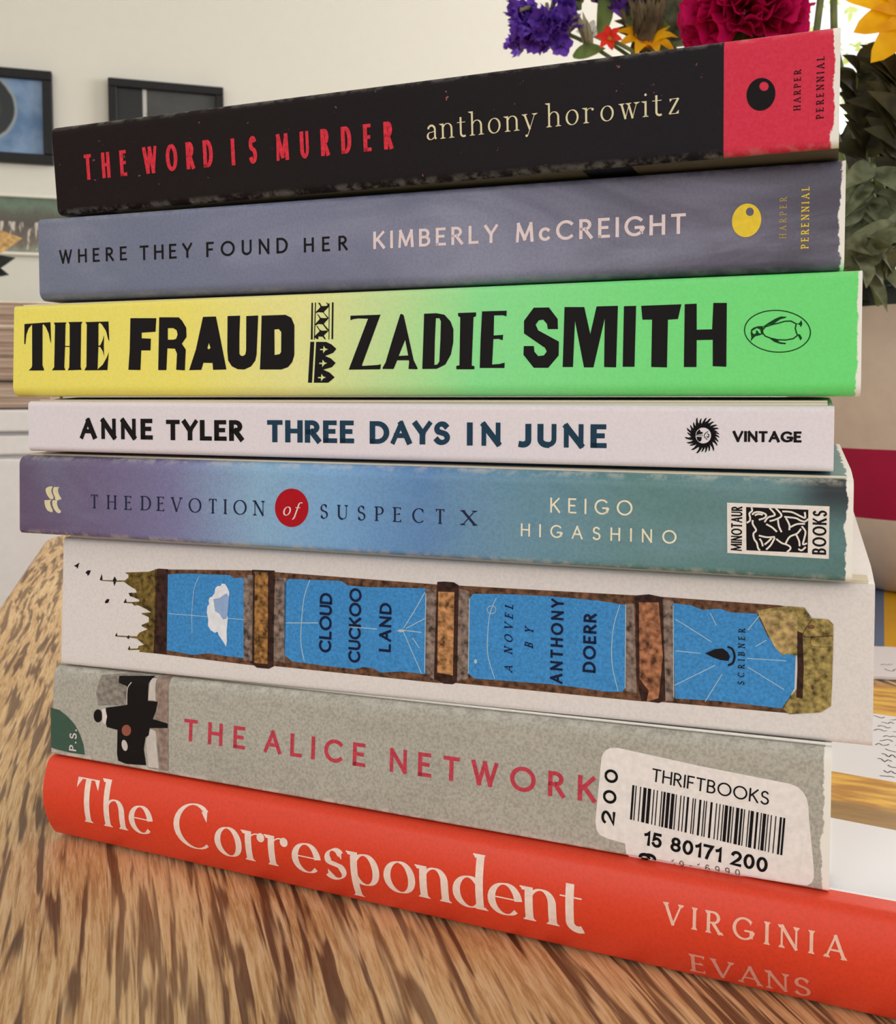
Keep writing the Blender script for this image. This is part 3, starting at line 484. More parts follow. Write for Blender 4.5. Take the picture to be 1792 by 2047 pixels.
  ['publisher_plate/figure_panel','platewhite',2,'L',[[197.01,14.49],[198.08,13.16],[196.78,12.56],[196.08,11.56]],0.351,0],
  ['publisher_plate/figure_panel','platewhite',2,'L',[[198.19,14.53],[199.37,13.07],[198.22,12.2],[197.06,11.81]],0.349,0],
  ['publisher_plate/figure_panel','platewhite',2,'L',[[198.67,12.22],[198.89,10.86],[199.43,9.65]],0.349,0],
  ['publisher_plate/figure_panel','platewhite',2,'L',[[196.41,11.17],[197.6,10.53],[198.52,9.68]],0.352,0],
  ['publisher_plate/figure_panel','platewhite',2,'L',[[195.01,8.76],[196.58,8.49],[198.15,8.63]],0.353,0],
  ['publisher_plate/figure_panel','platewhite',2,'L',[[198.15,8.5],[197.39,6.95],[196.49,5.94]],0.35,0],
  ['publisher_plate/figure_panel','platewhite',2,'L',[[197.5,8.33],[196.86,7.61],[196.15,6.95]],0.35,0],
  ['publisher_plate/figure_panel','platewhite',2,'L',[[195.15,8.14],[195.55,7.54],[195.83,6.59]],0.353,0],
  ['publisher_plate/figure_panel','platewhite',2,'L',[[198.41,8.23],[199.46,7.46],[200.24,7.23],[201.02,6.86],[201.16,6.32],[200.52,5.67]],0.349,0],
  ['publisher_plate/figure_panel','platewhite',2,'L',[[200.24,7.37],[200.99,8.77],[202.39,9.52],[203.14,10.51]],0.347,0],
  ['publisher_plate/figure_panel','platewhite',2,'L',[[199.49,13.9],[201.3,13.83],[202.97,13.08],[203.87,12.78],[203.79,13.93]],0.348,0],
  ['publisher_plate/figure_panel','platewhite',2,'L',[[199.89,12.82],[202.08,12.64],[202.99,12.2],[203.88,12.04],[204.51,12.61]],0.347,0],
  ['publisher_plate/figure_panel','platewhite',2,'L',[[200.22,12.56],[200.89,11.23],[200.9,10.13]],0.347,0],
  ['publisher_plate/figure_panel','platewhite',2,'L',[[201.09,10.76],[202.36,11.43],[203.89,11.56]],0.346,0],
  ['publisher_plate/figure_panel','platewhite',2,'L',[[203.26,11.06],[203.98,10.0],[203.81,8.64],[203.57,7.4],[204.33,7.64]],0.343,0],
  ['publisher_plate/figure_panel','platewhite',2,'L',[[202.26,9.24],[202.8,8.04],[202.94,6.96]],0.344,0],
  ['publisher_plate/figure_panel','platewhite',2,'L',[[202.69,6.4],[203.34,6.16],[204.09,6.88]],0.344,0],
  ['publisher_plate/lettering','ink',1,'T','cond','MINOTAUR',[191.7,5.34],[0.0,9.25],[-2.2,0.0],0.6,0.17,0],
  ['publisher_plate/lettering','ink',1,'T','cond','BOOKS',[207.96,5.47],[0.0,8.92],[-2.65,0.0],0.62,0.17,0],
 ],
 [
  ['spine_picture','bark',0,'P',[[30.89,28.44],[60.34,29.94],[66.99,29.96],[111.53,29.69],[116.62,29.78],[159.16,30.36],[163.55,30.45],[189.62,30.37],[191.61,30.1],[192.27,7.98],[163.96,7.45],[161.23,7.15],[117.09,6.78],[112.65,6.33],[67.54,6.1],[63.14,5.69],[31.45,6.02]],[]],
  ['spine_picture/castle','olive',0,'P',[[21.29,27.01],[28.96,27.67],[32.04,28.72],[35.12,28.74],[35.3,6.11],[30.67,6.01],[26.38,5.95],[26.56,6.54],[22.82,6.11],[22.69,6.43],[25.96,6.88],[26.14,7.54],[27.89,8.01],[25.5,9.42],[22.73,9.58],[18.75,9.44],[18.74,9.73],[22.72,9.9],[25.49,10.07],[26.25,11.1],[28.96,12.29],[26.99,12.93],[26.98,13.26],[29.3,14.24],[29.27,15.53],[26.9,16.19],[26.9,16.44],[30.01,16.87],[28.04,17.69],[25.67,18.48],[24.49,18.23],[23.69,18.82],[21.31,18.75],[21.3,19.07],[23.68,19.15],[26.04,19.48],[26.02,19.96],[23.64,20.6],[22.43,21.49],[25.19,21.84],[24.77,22.62],[22.78,23.46],[20.76,24.47],[18.37,24.28],[13.52,24.23],[12.71,24.44],[18.36,24.64],[21.15,24.82],[22.32,25.71],[22.3,26.52],[21.5,26.73]],[]],
  ['spine_picture/castle','ink2',0,'P',[[12.71,24.44],[13.39,26.2],[13.68,24.51]],[]],
  ['spine_picture/castle','ink2',0,'P',[[17.15,24.73],[17.73,25.74],[18.44,24.74],[17.68,23.06]],[]],
  ['spine_picture/castle','ink2',0,'P',[[21.31,18.75],[20.83,18.78],[21.67,20.01],[21.86,18.79]],[]],
  ['spine_picture/castle','ink2',0,'P',[[18.75,9.44],[18.27,9.53],[18.8,10.55],[19.06,9.66]],[]],
  ['spine_picture/castle','ink2',0,'P',[[22.14,9.53],[22.72,10.16],[23.32,9.88],[22.75,9.03]],[]],
  ['spine_picture/castle','ink2',0,'P',[[22.62,6.19],[23.11,7.4],[23.41,6.49]],[]],
  ['spine_picture/castle','ink2',0,'P',[[3.76,27.7],[5.69,28.81],[5.3,27.79],[5.07,27.01],[4.6,27.52]],[]],
  ['spine_picture/castle','ink2',0,'P',[[7.74,26.11],[8.55,26.82],[9.66,26.89],[9.19,25.81],[8.67,25.25],[8.33,25.82]],[]],
  ['spine_picture/castle','ink2',0,'P',[[14.6,18.6],[15.27,19.36],[16.16,19.43],[15.78,18.42],[14.82,18.15]],[]],
  ['spine_picture/castle','ink2',0,'P',[[22.43,21.49],[23.61,21.7],[24.23,20.64],[23.05,20.63]],[]],
  ['spine_picture','barkdark',1,'P',[[31.66,28.54],[35.12,28.74],[35.3,6.11],[31.06,6.11]],[]],
  ['spine_picture/sky_panel#1','sky',1,'P',[[34.77,27.29],[40.47,27.96],[45.35,28.1],[54.55,28.35],[55.65,27.64],[58.53,27.98],[59.02,7.33],[53.59,7.3],[48.44,7.61],[43.25,6.67],[38.71,7.05],[35.27,7.22]],[]],
  ['spine_picture/sky_lines#1','skyline',2,'L',[[35.8,16.99],[44.49,17.08],[58.79,17.19]],0.16,0],
  ['spine_picture/sky_lines#1','skyline',2,'L',[[44.99,27.44],[43.57,24.2],[42.98,17.85],[43.18,12.5]],0.156,0],
  ['spine_picture/cloud','cloud',3,'P',[[53.71,9.8],[52.77,11.11],[51.45,12.56],[51.07,13.46],[50.16,13.08],[48.85,13.75],[48.08,14.79],[48.12,16.36],[47.63,18.2],[47.78,19.78],[48.32,20.44],[48.11,21.37],[48.46,22.18],[49.12,22.38],[49.91,23.37],[50.06,24.63],[50.78,25.31],[51.7,25.37],[52.05,26.01],[52.96,26.01],[53.71,25.19],[54.36,23.99],[54.32,22.43],[53.47,19.88],[54.09,17.13],[53.8,13.69],[53.97,11.22]],[]],
  ['spine_picture/cloud','cloudshade',4,'P',[[49.58,21.79],[51.41,22.23],[53.57,23.62],[54.32,22.74],[54.05,18.68],[53.72,17.1],[52.64,16.71],[51.5,18.18],[50.2,18.71]],[]],
  ['spine_picture','stone',1,'P',[[58.51,28.75],[61.38,28.78],[61.54,6.64],[59.03,6.71]],[]],
  ['spine_picture','barkdark',1,'P',[[60.99,30.14],[67.7,30.33],[67.91,6.01],[66.53,5.27],[62.99,5.24],[61.19,6.3]],[]],
  ['spine_picture/raised_band#ochre','ochre',2,'P',[[61.89,29.67],[65.79,29.72],[66.15,6.46],[62.26,6.4]],[]],
  ['spine_picture','stone',1,'P',[[67.92,28.55],[71.16,28.61],[71.16,7.3],[67.1,7.49]],[]],
  ['spine_picture/sky_panel#2','sky',1,'P',[[71.81,28.46],[86.61,28.9],[88.48,27.92],[93.36,27.83],[109.15,28.6],[109.58,8.09],[103.32,8.16],[98.01,7.37],[95.9,8.12],[93.18,8.27],[90.76,7.49],[82.74,7.55],[73.24,7.78],[70.96,9.26],[70.54,27.3]],[]],
  ['spine_picture/sky_lines#2','skyline',2,'L',[[71.26,17.33],[80.31,18.05]],0.217,0],
  ['spine_picture/sky_lines#2','skyline',2,'L',[[77.87,28.62],[76.38,24.32],[75.73,18.1],[75.69,12.49],[76.75,8.11]],0.213,0],
  ['spine_picture/sky_lines#2','skyline',2,'L',[[89.32,17.8],[96.59,17.84]],0.206,0],
  ['spine_picture/sky_lines#2','skyline',2,'L',[[109.03,27.66],[106.51,23.2],[103.69,18.68]],0.194,0],
  ['spine_picture/sky_lines#2','skyline',2,'L',[[109.16,21.4],[104.27,18.6]],0.194,0],
  ['spine_picture/sky_lines#2','skyline',2,'L',[[101.94,17.73],[103.11,18.1],[108.36,17.99]],0.199,0],
  ['spine_picture/sky_lines#2','skyline',2,'L',[[103.71,17.61],[106.75,11.7],[108.57,8.13]],0.197,0],
  ['spine_picture/sky_lines#2','skyline',2,'L',[[106.07,16.46],[107.86,14.21]],0.196,0],
  ['spine_picture/sky_lines#2','skyline',2,'L',[[109.26,27.41],[109.37,8.47]],0.194,0],
  ['spine_picture/sky_lines#2','skyline',3,'P',[[103.99,18.04],[103.88,17.84],[103.56,17.68],[103.12,17.59],[102.68,17.6],[102.35,17.71],[102.23,17.89],[102.35,18.09],[102.67,18.26],[103.11,18.34],[103.55,18.33],[103.87,18.22]],[]],
  ['spine_picture','stone',1,'P',[[109.3,28.48],[111.89,28.39],[111.75,7.11],[109.73,7.98]],[]],
  ['spine_picture','barkdark',1,'P',[[112.13,30.32],[113.84,30.51],[116.39,30.49],[117.67,29.83],[117.58,7.03],[116.6,6.41],[114.34,6.31],[111.75,7.11]],[]],
  ['spine_picture/raised_band#tan','tan',2,'P',[[112.47,28.03],[116.58,28.18],[116.56,8.51],[112.58,8.79]],[]],
  ['title','navyink',5,'T','monob','CLOUD',[84.25,10.88],[0.0,14.82],[-3.43,0.0],1.0,None,0],
  ['title','navyink',5,'T','monob','CUCKOO',[92.29,9.13],[0.0,18.27],[-3.29,0.0],1.0,None,0],
  ['title','navyink',5,'T','monob','LAND',[100.42,12.53],[0.0,11.84],[-3.18,0.0],1.0,None,0],
  ['spine_picture','stone',1,'P',[[117.54,29.04],[120.33,28.65],[120.43,8.16],[117.68,7.31]],[]],
  ['spine_picture/sky_panel#3','sky',1,'P',[[121.26,28.13],[130.59,28.63],[139.39,28.82],[150.75,28.64],[156.01,28.2],[157.11,28.14],[157.31,9.64],[156.64,8.76],[152.51,8.47],[148.32,8.72],[139.77,8.82],[121.96,8.31],[120.41,9.31],[120.36,26.92]],[]],
  ['spine_picture/sky_lines#3','skyline',2,'L',[[127.03,27.53],[125.59,24.13],[125.08,19.51],[125.19,14.08],[126.95,8.81]],0.184,0],
  ['spine_picture/sky_lines#3','skyline',2,'L',[[155.88,28.05],[154.47,22.48],[154.33,15.08],[155.81,8.94]],0.168,0],
  ['spine_picture/sky_lines#3','skyline',2,'L',[[157.16,28.28],[157.39,9.65]],0.167,0],
  ['spine_picture/sky_lines#3','skyline',2,'L',[[120.36,26.92],[120.41,9.31]],0.188,0],
  ['spine_picture/sky_lines#3','skyline',2,'L',[[126.96,24.81],[126.89,24.45],[126.66,24.14],[126.31,23.91],[125.9,23.81],[125.48,23.85],[125.13,24.02],[124.88,24.3],[124.79,24.65],[124.87,25.0],[125.1,25.32],[125.45,25.54],[125.86,25.64],[126.28,25.6],[126.63,25.43],[126.87,25.15]],0.147,1],
  ['spine_picture/sky_lines#3','skyline',3,'P',[[122.58,12.4],[122.51,12.09],[122.32,11.88],[122.07,11.86],[121.87,12.03],[121.79,12.33],[121.86,12.64],[122.05,12.85],[122.3,12.87],[122.5,12.7]],[]],
  ['spine_picture','stone',1,'P',[[157.24,28.42],[159.01,28.42],[159.91,8.83],[157.59,8.99]],[]],
  ['spine_picture','barkdark',1,'P',[[159.25,30.33],[162.21,30.81],[165.42,30.36],[166.22,7.88],[164.77,7.18],[161.01,7.32],[159.86,11.53]],[]],
  ['spine_picture/raised_band#tan2','tan2',2,'P',[[160.08,28.9],[164.38,29.21],[165.52,17.47],[164.75,8.26],[162.09,7.16],[162.59,9.65],[160.52,12.14]],[]],
  ['author_name','navyink',5,'T','monob','ANTHONY',[143.1,9.16],[0.0,19.23],[-2.87,0.0],0.85,None,0],
  ['author_name','navyink',5,'T','monob','DOERR',[150.69,12.4],[0.0,13.29],[-2.94,0.0],0.95,None,0],
  ['author_name','navyink',5,'T','smallserif','A',[131.23,10.6],[0.0,1.47],[-1.93,0.0],1.0,None,0.25],
  ['author_name','navyink',5,'T','smallserif','NOVEL',[131.15,14.85],[0.0,11.4],[-1.99,0.0],0.8,None,0.25],
  ['author_name','navyink',5,'T','smallserif','BY',[136.09,16.7],[0.0,4.41],[-1.99,0.0],0.7,None,0.25],
  ['spine_picture','stone',1,'P',[[165.2,29.94],[167.64,29.7],[168.03,7.98],[166.27,7.79]],[]],
  ['spine_picture/sky_panel#4','sky',1,'P',[[167.52,29.28],[171.41,29.02],[173.81,28.25],[177.48,28.79],[179.58,28.14],[184.97,28.28],[187.33,23.56],[190.15,20.37],[192.89,20.35],[192.76,13.26],[191.8,11.32],[190.34,8.8],[184.02,8.9],[177.3,8.98],[168.29,8.56]],[]],
  ['spine_picture/sky_lines#4','skyline',2,'L',[[168.12,25.77],[172.04,23.63],[175.77,21.5]],0.161,0],
  ['spine_picture/sky_lines#4','skyline',2,'L',[[168.24,18.94],[173.45,18.86]],0.161,0],
  ['spine_picture/sky_lines#4','skyline',2,'L',[[168.1,11.41],[176.65,16.59]],0.162,0],
  ['spine_picture/sky_lines#4','skyline',2,'L',[[174.68,8.56],[178.11,14.85]],0.158,0],
  ['spine_picture/sky_lines#4','skyline',2,'L',[[185.74,28.2],[183.24,24.68]],0.152,0],
  ['spine_picture/sky_lines#4','skyline',2,'L',[[187.09,22.87],[184.83,21.35]],0.151,0],
  ['spine_picture/sky_lines#4','skyline',2,'L',[[183.09,18.66],[191.05,18.87]],0.154,0],
  ['spine_picture/sky_lines#4','skyline',2,'L',[[183.38,16.82],[190.78,12.79]],0.153,0],
  ['spine_picture/sky_lines#4','skyline',2,'L',[[167.53,28.74],[168.01,8.8]],0.162,0],
  ['spine_picture/sky_lines#4','skyline',2,'L',[[175.41,27.69],[176.76,25.09]],0.157,0],
  ['spine_picture/tower','oliveend',3,'P',[[184.96,28.94],[188.74,29.89],[191.24,30.33],[194.46,30.31],[195.97,28.2],[199.14,28.19],[200.12,27.23],[200.16,24.9],[200.07,15.05],[199.91,10.37],[197.99,8.86],[191.85,7.78],[190.59,8.82],[191.8,11.06],[193.25,13.31],[193.39,20.14],[190.4,20.39],[187.59,23.58],[185.49,27.92]],[]],
  ['spine_picture/tower','tan3',4,'P',[[185.22,28.56],[189.25,29.4],[193.13,28.24],[193.23,22.22],[190.41,19.86],[188.88,21.31],[187.59,23.58]],[]],
  ['spine_picture','barkdark',4,'P',[[193.06,25.35],[194.18,24.92],[194.54,17.62],[194.4,11.33],[193.16,11.46],[193.31,17.51]],[]],
  ['spine_picture','bark',4,'L',[[195.97,27.94],[194.3,24.93],[195.05,24.21],[200.04,24.89]],0.245,0],
  ['spine_picture','bark',4,'L',[[196.03,24.55],[195.94,22.46],[199.96,22.55]],0.117,0],
  ['spine_picture','bark',4,'P',[[196.66,13.92],[196.6,13.58],[196.44,13.35],[196.22,13.33],[196.05,13.52],[195.98,13.85],[196.04,14.19],[196.21,14.42],[196.42,14.44],[196.59,14.25]],[]],
  ['spine_picture','bark',4,'P',[[196.61,26.42],[196.47,26.14],[196.11,25.94],[195.66,25.9],[195.28,26.04],[195.14,26.31],[195.28,26.59],[195.64,26.79],[196.1,26.83],[196.46,26.69]],[]],
  ['publisher_mark','ink2',5,'P',[[174.5,18.96],[176.59,20.09],[178.15,20.36],[179.2,19.65],[179.66,18.75],[179.36,17.79],[177.67,17.84],[176.09,18.29]],[]],
  ['publisher_mark','ink2',5,'L',[[179.13,20.77],[180.1,20.4],[180.61,18.97],[180.28,17.47],[179.3,16.84]],0.435,0],
  ['publisher_mark','ink2',5,'T','smallserif','SCRIBNER',[182.7,12.98],[0.0,11.91],[-1.36,0.0],0.8,None,0],
 ],
 [
  ['corner_badge','forest',0,'P',[[-0.74,14.2],[2.31,13.92],[5.26,12.52],[7.9,10.59],[9.91,8.1],[11.29,5.31],[11.78,2.78],[6.67,2.68],[1.85,2.98],[-0.04,3.24]],[]],
  ['corner_badge/lettering','pinkwhite',1,'T','bold','P.S.',[8.81,3.31],[0.0,5.94],[-2.46,0.0],1.0,0.17,0],
  ['cover_photograph','photogrey',0,'P',[[16.36,24.88],[22.18,25.71],[38.69,26.55],[39.68,2.16],[33.09,2.1],[32.07,12.28],[25.55,17.79],[15.79,16.69],[15.02,20.06]],[]],
  ['cover_photograph','photobrown',1,'P',[[34.46,26.11],[38.7,26.31],[39.68,2.16],[36.62,2.1],[35.4,10.29]],[]],
  ['cover_photograph','photopale',1,'P',[[32.71,25.57],[34.48,25.75],[34.86,20.04],[32.41,20.01]],[]],
  ['cover_photograph','photopale',1,'P',[[33.4,12.44],[35.03,12.16],[36.67,8.07],[36.61,2.34],[33.22,2.35],[32.19,9.41]],[]],
  ['cover_photograph/figure','ink3',2,'P',[[22.2,25.22],[33.28,26.11],[32.32,24.33],[32.36,19.76],[35.6,19.88],[35.11,17.43],[34.17,15.17],[39.03,14.55],[39.08,13.37],[33.24,12.66],[33.03,10.72],[32.01,10.11],[31.55,6.93],[32.47,2.73],[25.91,2.21],[23.31,2.71],[22.79,4.34],[22.66,10.89],[19.12,11.2],[18.78,11.89],[18.59,16.4],[25.55,17.92],[25.34,22.87],[22.57,23.55]],[]],
  ['cover_photograph/figure','ink3',2,'P',[[17.39,14.05],[17.35,13.5],[17.16,12.99],[16.85,12.56],[16.45,12.26],[15.99,12.12],[15.53,12.15],[15.1,12.35],[14.76,12.7],[14.53,13.17],[14.43,13.71],[14.48,14.26],[14.67,14.78],[14.98,15.21],[15.38,15.5],[15.84,15.64],[16.3,15.61],[16.72,15.41],[17.07,15.05],[17.3,14.59]],[]],
  ['cover_photograph/figure','photowhite',3,'P',[[17.17,15.74],[18.29,16.24],[19.06,14.13],[18.63,11.87],[17.59,12.36]],[]],
  ['cover_photograph/figure','photored',3,'P',[[27.24,11.33],[27.17,10.81],[26.92,10.33],[26.52,9.94],[26.02,9.7],[25.47,9.63],[24.95,9.75],[24.52,10.03],[24.23,10.45],[24.11,10.95],[24.19,11.47],[24.44,11.96],[24.84,12.34],[25.35,12.58],[25.89,12.65],[26.41,12.53],[26.84,12.25],[27.13,11.83]],[]],
  ['cover_photograph/figure','photopale',3,'P',[[26.18,7.36],[26.28,6.86],[26.24,6.39],[26.09,6.0],[25.84,5.74],[25.51,5.64],[25.15,5.72],[24.81,5.97],[24.52,6.35],[24.31,6.81],[24.22,7.32],[24.25,7.79],[24.4,8.18],[24.66,8.44],[24.99,8.53],[25.34,8.45],[25.69,8.21],[25.98,7.83]],[]],
  ['cover_photograph/figure','photopale',3,'L',[[25.54,18.04],[25.52,22.16],[26.79,24.12]],0.25,0],
  ['title','rose',0,'T','futura','THE',[44.18,10.76],[18.84,0.0],[0.0,5.7],1.0,0.18,0],
  ['title','rose',0,'T','futura','ALICE',[68.59,10.95],[28.68,0.0],[0.0,5.63],1.0,0.18,0],
  ['title','rose',0,'T','futura','NETWORK',[103.7,10.84],[50.35,0.0],[0.0,5.63],1.0,0.18,0],
  ['price_sticker','sticker',0,'P',[[155.04,20.84],[155.35,21.87],[156.0,22.72],[156.99,23.28],[158.54,23.54],[176.28,21.96],[194.43,20.78],[196.0,20.34],[197.08,19.38],[197.77,18.16],[198.09,16.68],[198.17,14.97],[199.36,4.05],[199.39,2.54],[199.02,1.47],[198.08,0.64],[189.4,0.27],[176.75,-0.71],[164.57,-1.13],[162.72,-0.91],[161.62,-0.23],[160.99,0.96],[160.66,3.06],[156.79,3.52],[155.1,4.01],[154.29,5.08],[154.02,6.9]],[]],
  ['price_sticker','stickeredge',1,'L',[[198.12,14.97],[197.28,7.64],[196.7,2.67],[196.13,1.97]],0.136,0],
  ['price_sticker','stickeredge',1,'L',[[160.66,3.06],[160.13,16.63]],0.111,0],
  ['price_sticker/lettering','ink',2,'T','helv','THRIFTBOOKS',[166.11,17.36],[24.24,-1.58],[0.18,2.81],1.0,0.125,0],
  ['price_sticker/lettering','ink',2,'T','helv','15 80171 200',[164.69,3.51],[25.58,-1.65],[0.2,3.09],1.0,0.2,0],
  ['price_sticker/lettering','ink',2,'T','helv','200',[158.28,6.59],[0.61,12.0],[-3.0,0.15],1.5,0.2,0],
  ['price_sticker/lettering','ink',2,'T','helv','9',[167.52,0.02],[-0.12,1.92],[-3.74,-0.23],0.6,0.17,0],
  ['price_sticker/lettering','brownink',2,'T','helv','10-16990',[170.76,-0.06],[14.15,0.26],[-0.03,1.48],1.0,0.14,0],
  ['price_sticker/barcode','ink',2,'P',[[162.01,15.96],[162.48,15.93],[162.1,8.42],[161.64,8.46]],[]],
  ['price_sticker/barcode','ink',2,'P',[[162.75,15.91],[162.98,15.89],[162.6,8.38],[162.37,8.4]],[]],
  ['price_sticker/barcode','ink',2,'P',[[163.72,15.84],[163.95,15.82],[163.57,8.31],[163.34,8.33]],[]],
  ['price_sticker/barcode','ink',2,'P',[[164.45,15.79],[165.14,15.74],[164.75,8.22],[164.06,8.27]],[]],
  ['price_sticker/barcode','ink',2,'P',[[165.42,15.72],[166.11,15.67],[165.71,8.14],[165.03,8.19]],[]],
  ['price_sticker/barcode','ink',2,'P',[[166.62,15.63],[166.85,15.61],[166.46,8.08],[166.23,8.1]],[]],
  ['price_sticker/barcode','ink',2,'P',[[167.35,15.58],[167.57,15.56],[167.18,8.03],[166.95,8.04]],[]],
  ['price_sticker/barcode','ink',2,'P',[[168.3,15.51],[168.53,15.49],[168.13,7.95],[167.91,7.97]],[]],
  ['price_sticker/barcode','ink',2,'P',[[168.78,15.47],[169.24,15.44],[168.83,7.9],[168.38,7.93]],[]],
  ['price_sticker/barcode','ink',2,'P',[[169.5,15.42],[170.18,15.37],[169.77,7.82],[169.1,7.88]],[]],
  ['price_sticker/barcode','ink',2,'P',[[170.45,15.35],[171.13,15.3],[170.72,7.75],[170.04,7.8]],[]],
  ['price_sticker/barcode','ink',2,'P',[[171.4,15.28],[171.62,15.27],[171.21,7.71],[170.99,7.73]],[]],
  ['price_sticker/barcode','ink',2,'P',[[172.35,15.21],[172.57,15.2],[172.16,7.64],[171.93,7.66]],[]],
  ['price_sticker/barcode','ink',2,'P',[[173.05,15.16],[173.28,15.15],[172.86,7.58],[172.64,7.6]],[]],
  ['price_sticker/barcode','ink',2,'P',[[173.76,15.11],[174.2,15.08],[173.78,7.51],[173.34,7.55]],[]],
  ['price_sticker/barcode','ink',2,'P',[[174.93,15.03],[175.15,15.01],[174.73,7.44],[174.51,7.45]],[]],
  ['price_sticker/barcode','ink',2,'P',[[175.4,14.99],[175.62,14.98],[175.2,7.4],[174.97,7.42]],[]],
  ['price_sticker/barcode','ink',2,'P',[[176.33,14.92],[176.77,14.89],[176.34,7.31],[175.9,7.35]],[]],
  ['price_sticker/barcode','ink',2,'P',[[177.26,14.86],[177.48,14.84],[177.05,7.26],[176.83,7.27]],[]],
  ['price_sticker/barcode','ink',2,'P',[[177.72,14.82],[177.94,14.81],[177.51,7.22],[177.29,7.24]],[]],
  ['price_sticker/barcode','ink',2,'P',[[178.65,14.76],[179.09,14.72],[178.65,7.13],[178.21,7.17]],[]],
  ['price_sticker/barcode','ink',2,'P',[[179.8,14.67],[180.02,14.66],[179.58,7.06],[179.36,7.08]],[]],
  ['price_sticker/barcode','ink',2,'P',[[180.49,14.62],[180.71,14.61],[180.26,7.0],[180.05,7.02]],[]],
  ['price_sticker/barcode','ink',2,'P',[[181.18,14.57],[181.39,14.56],[180.95,6.95],[180.73,6.97]],[]],
  ['price_sticker/barcode','ink',2,'P',[[181.63,14.54],[182.28,14.49],[181.84,6.88],[181.19,6.93]],[]],
  ['price_sticker/barcode','ink',2,'P',[[182.54,14.47],[182.98,14.44],[182.53,6.83],[182.1,6.86]],[]],
  ['price_sticker/barcode','ink',2,'P',[[183.23,14.42],[183.44,14.41],[182.99,6.79],[182.78,6.81]],[]],
  ['price_sticker/barcode','ink',2,'P',[[183.91,14.37],[184.55,14.33],[184.1,6.71],[183.45,6.76]],[]],
  ['price_sticker/barcode','ink',2,'P',[[184.81,14.31],[185.24,14.28],[184.78,6.65],[184.36,6.69]],[]],
  ['price_sticker/barcode','ink',2,'P',[[185.49,14.26],[185.7,14.24],[185.24,6.62],[185.03,6.63]],[]],
  ['price_sticker/barcode','ink',2,'P',[[186.39,14.19],[186.6,14.18],[186.14,6.55],[185.93,6.56]],[]],
  ['price_sticker/barcode','ink',2,'P',[[186.84,14.16],[187.47,14.12],[187.01,6.48],[186.37,6.53]],[]],
  ['price_sticker/barcode','ink',2,'P',[[187.95,14.08],[188.38,14.05],[187.91,6.41],[187.49,6.44]],[]],
  ['price_sticker/barcode','ink',2,'P',[[188.85,14.02],[189.06,14.0],[188.59,6.35],[188.38,6.37]],[]],
  ['price_sticker/barcode','ink',2,'P',[[189.29,13.98],[189.92,13.94],[189.45,6.29],[188.82,6.34]],[]],
  ['price_sticker/barcode','ink',2,'P',[[190.18,13.92],[190.39,13.9],[189.91,6.25],[189.7,6.27]],[]],
  ['price_sticker/barcode','ink',2,'P',[[190.84,13.87],[191.05,13.86],[190.57,6.2],[190.37,6.22]],[]],
  ['price_sticker/barcode','ink',2,'P',[[191.72,13.81],[191.93,13.79],[191.45,6.13],[191.24,6.15]],[]],
  ['price_sticker/barcode','ink',2,'P',[[192.6,13.74],[193.02,13.71],[192.54,6.05],[192.12,6.08]],[]],
  ['price_sticker/barcode','ink',2,'P',[[193.26,13.7],[193.68,13.67],[193.19,6.0],[192.78,6.03]],[]],
 ],
 [
  ['title','offwhite',0,'T','didone','The',[11.17,7.94],[26.05,0.0],[0.0,12.01],1.02,None,0],
  ['title','offwhite',0,'T','didone','Correspondent',[44.36,6.77],[109.06,0.0],[0.0,12.05],1.06,None,0],
  ['author_name','offwhite2',0,'T','serif3','VIRGINIA',[170.57,12.8],[35.33,0.0],[0.0,4.41],1.0,0.15,0],
  ['author_name','offwhite3',0,'T','serif3','EVANS',[176.02,1.87],[23.55,0.0],[0.0,5.1],1.0,0.15,0],
 ],
]
# ------------------------------------------------------------------ room shell
WALL = plain('wall_paint', rgb(226, 224, 213), .85, .1, .004, 40, .03)
WHITE = plain('white_gloss_paint', rgb(236, 234, 232), .4, .3, .01, 60)
YW = 2.70
def structure(name, x0, x1, y0, y1, z0, z1, mat): return tag(box_obj(name, x0, x1, y0, y1, z0, z1, mat), kind='structure')
WX0, WX1, WZ0, WZ1 = 1.985, 3.70, .98, 2.25
bm = bmesh.new()
add_box(bm, -1.9, WX0, YW, YW + .12, 0, 2.5); add_box(bm, WX1, 4.1, YW, YW + .12, 0, 2.5)
add_box(bm, WX0, WX1, YW, YW + .12, 0, WZ0); add_box(bm, WX0, WX1, YW, YW + .12, WZ1, 2.5)
tag(bm_obj('wall_back', bm, WALL), kind='structure')
structure('wall_left', -2.02, -1.9, -2.4, YW + .12, 0, 2.5, WALL)
structure('wall_right', 4.1, 4.22, -2.4, YW + .12, 0, 2.5, WALL)
FLOOR = NT('floor_boards', .45, .3)
_o = FLOOR.obj(); _x, _y, _z = FLOOR.xyz(_o)
_n = FLOOR.noise(FLOOR.mapping(_o, (30, 2.5, 1)), 1.0, 4.0, .6)
FLOOR.color(FLOOR.ramp(_n, [(.3, rgb(120, 86, 58)), (.7, rgb(170, 130, 92))]))
structure('floor', -2.02, 4.22, -2.4, YW + .12, -.06, 0, FLOOR.m)
structure('ceiling', -2.02, 4.22, -2.4, YW + .12, 2.5, 2.58, plain('ceiling_paint', rgb(238, 236, 230), .9, .1, .01))
structure('baseboard_back', -1.9, 4.1, YW - .016, YW, 0, .10, WHITE)
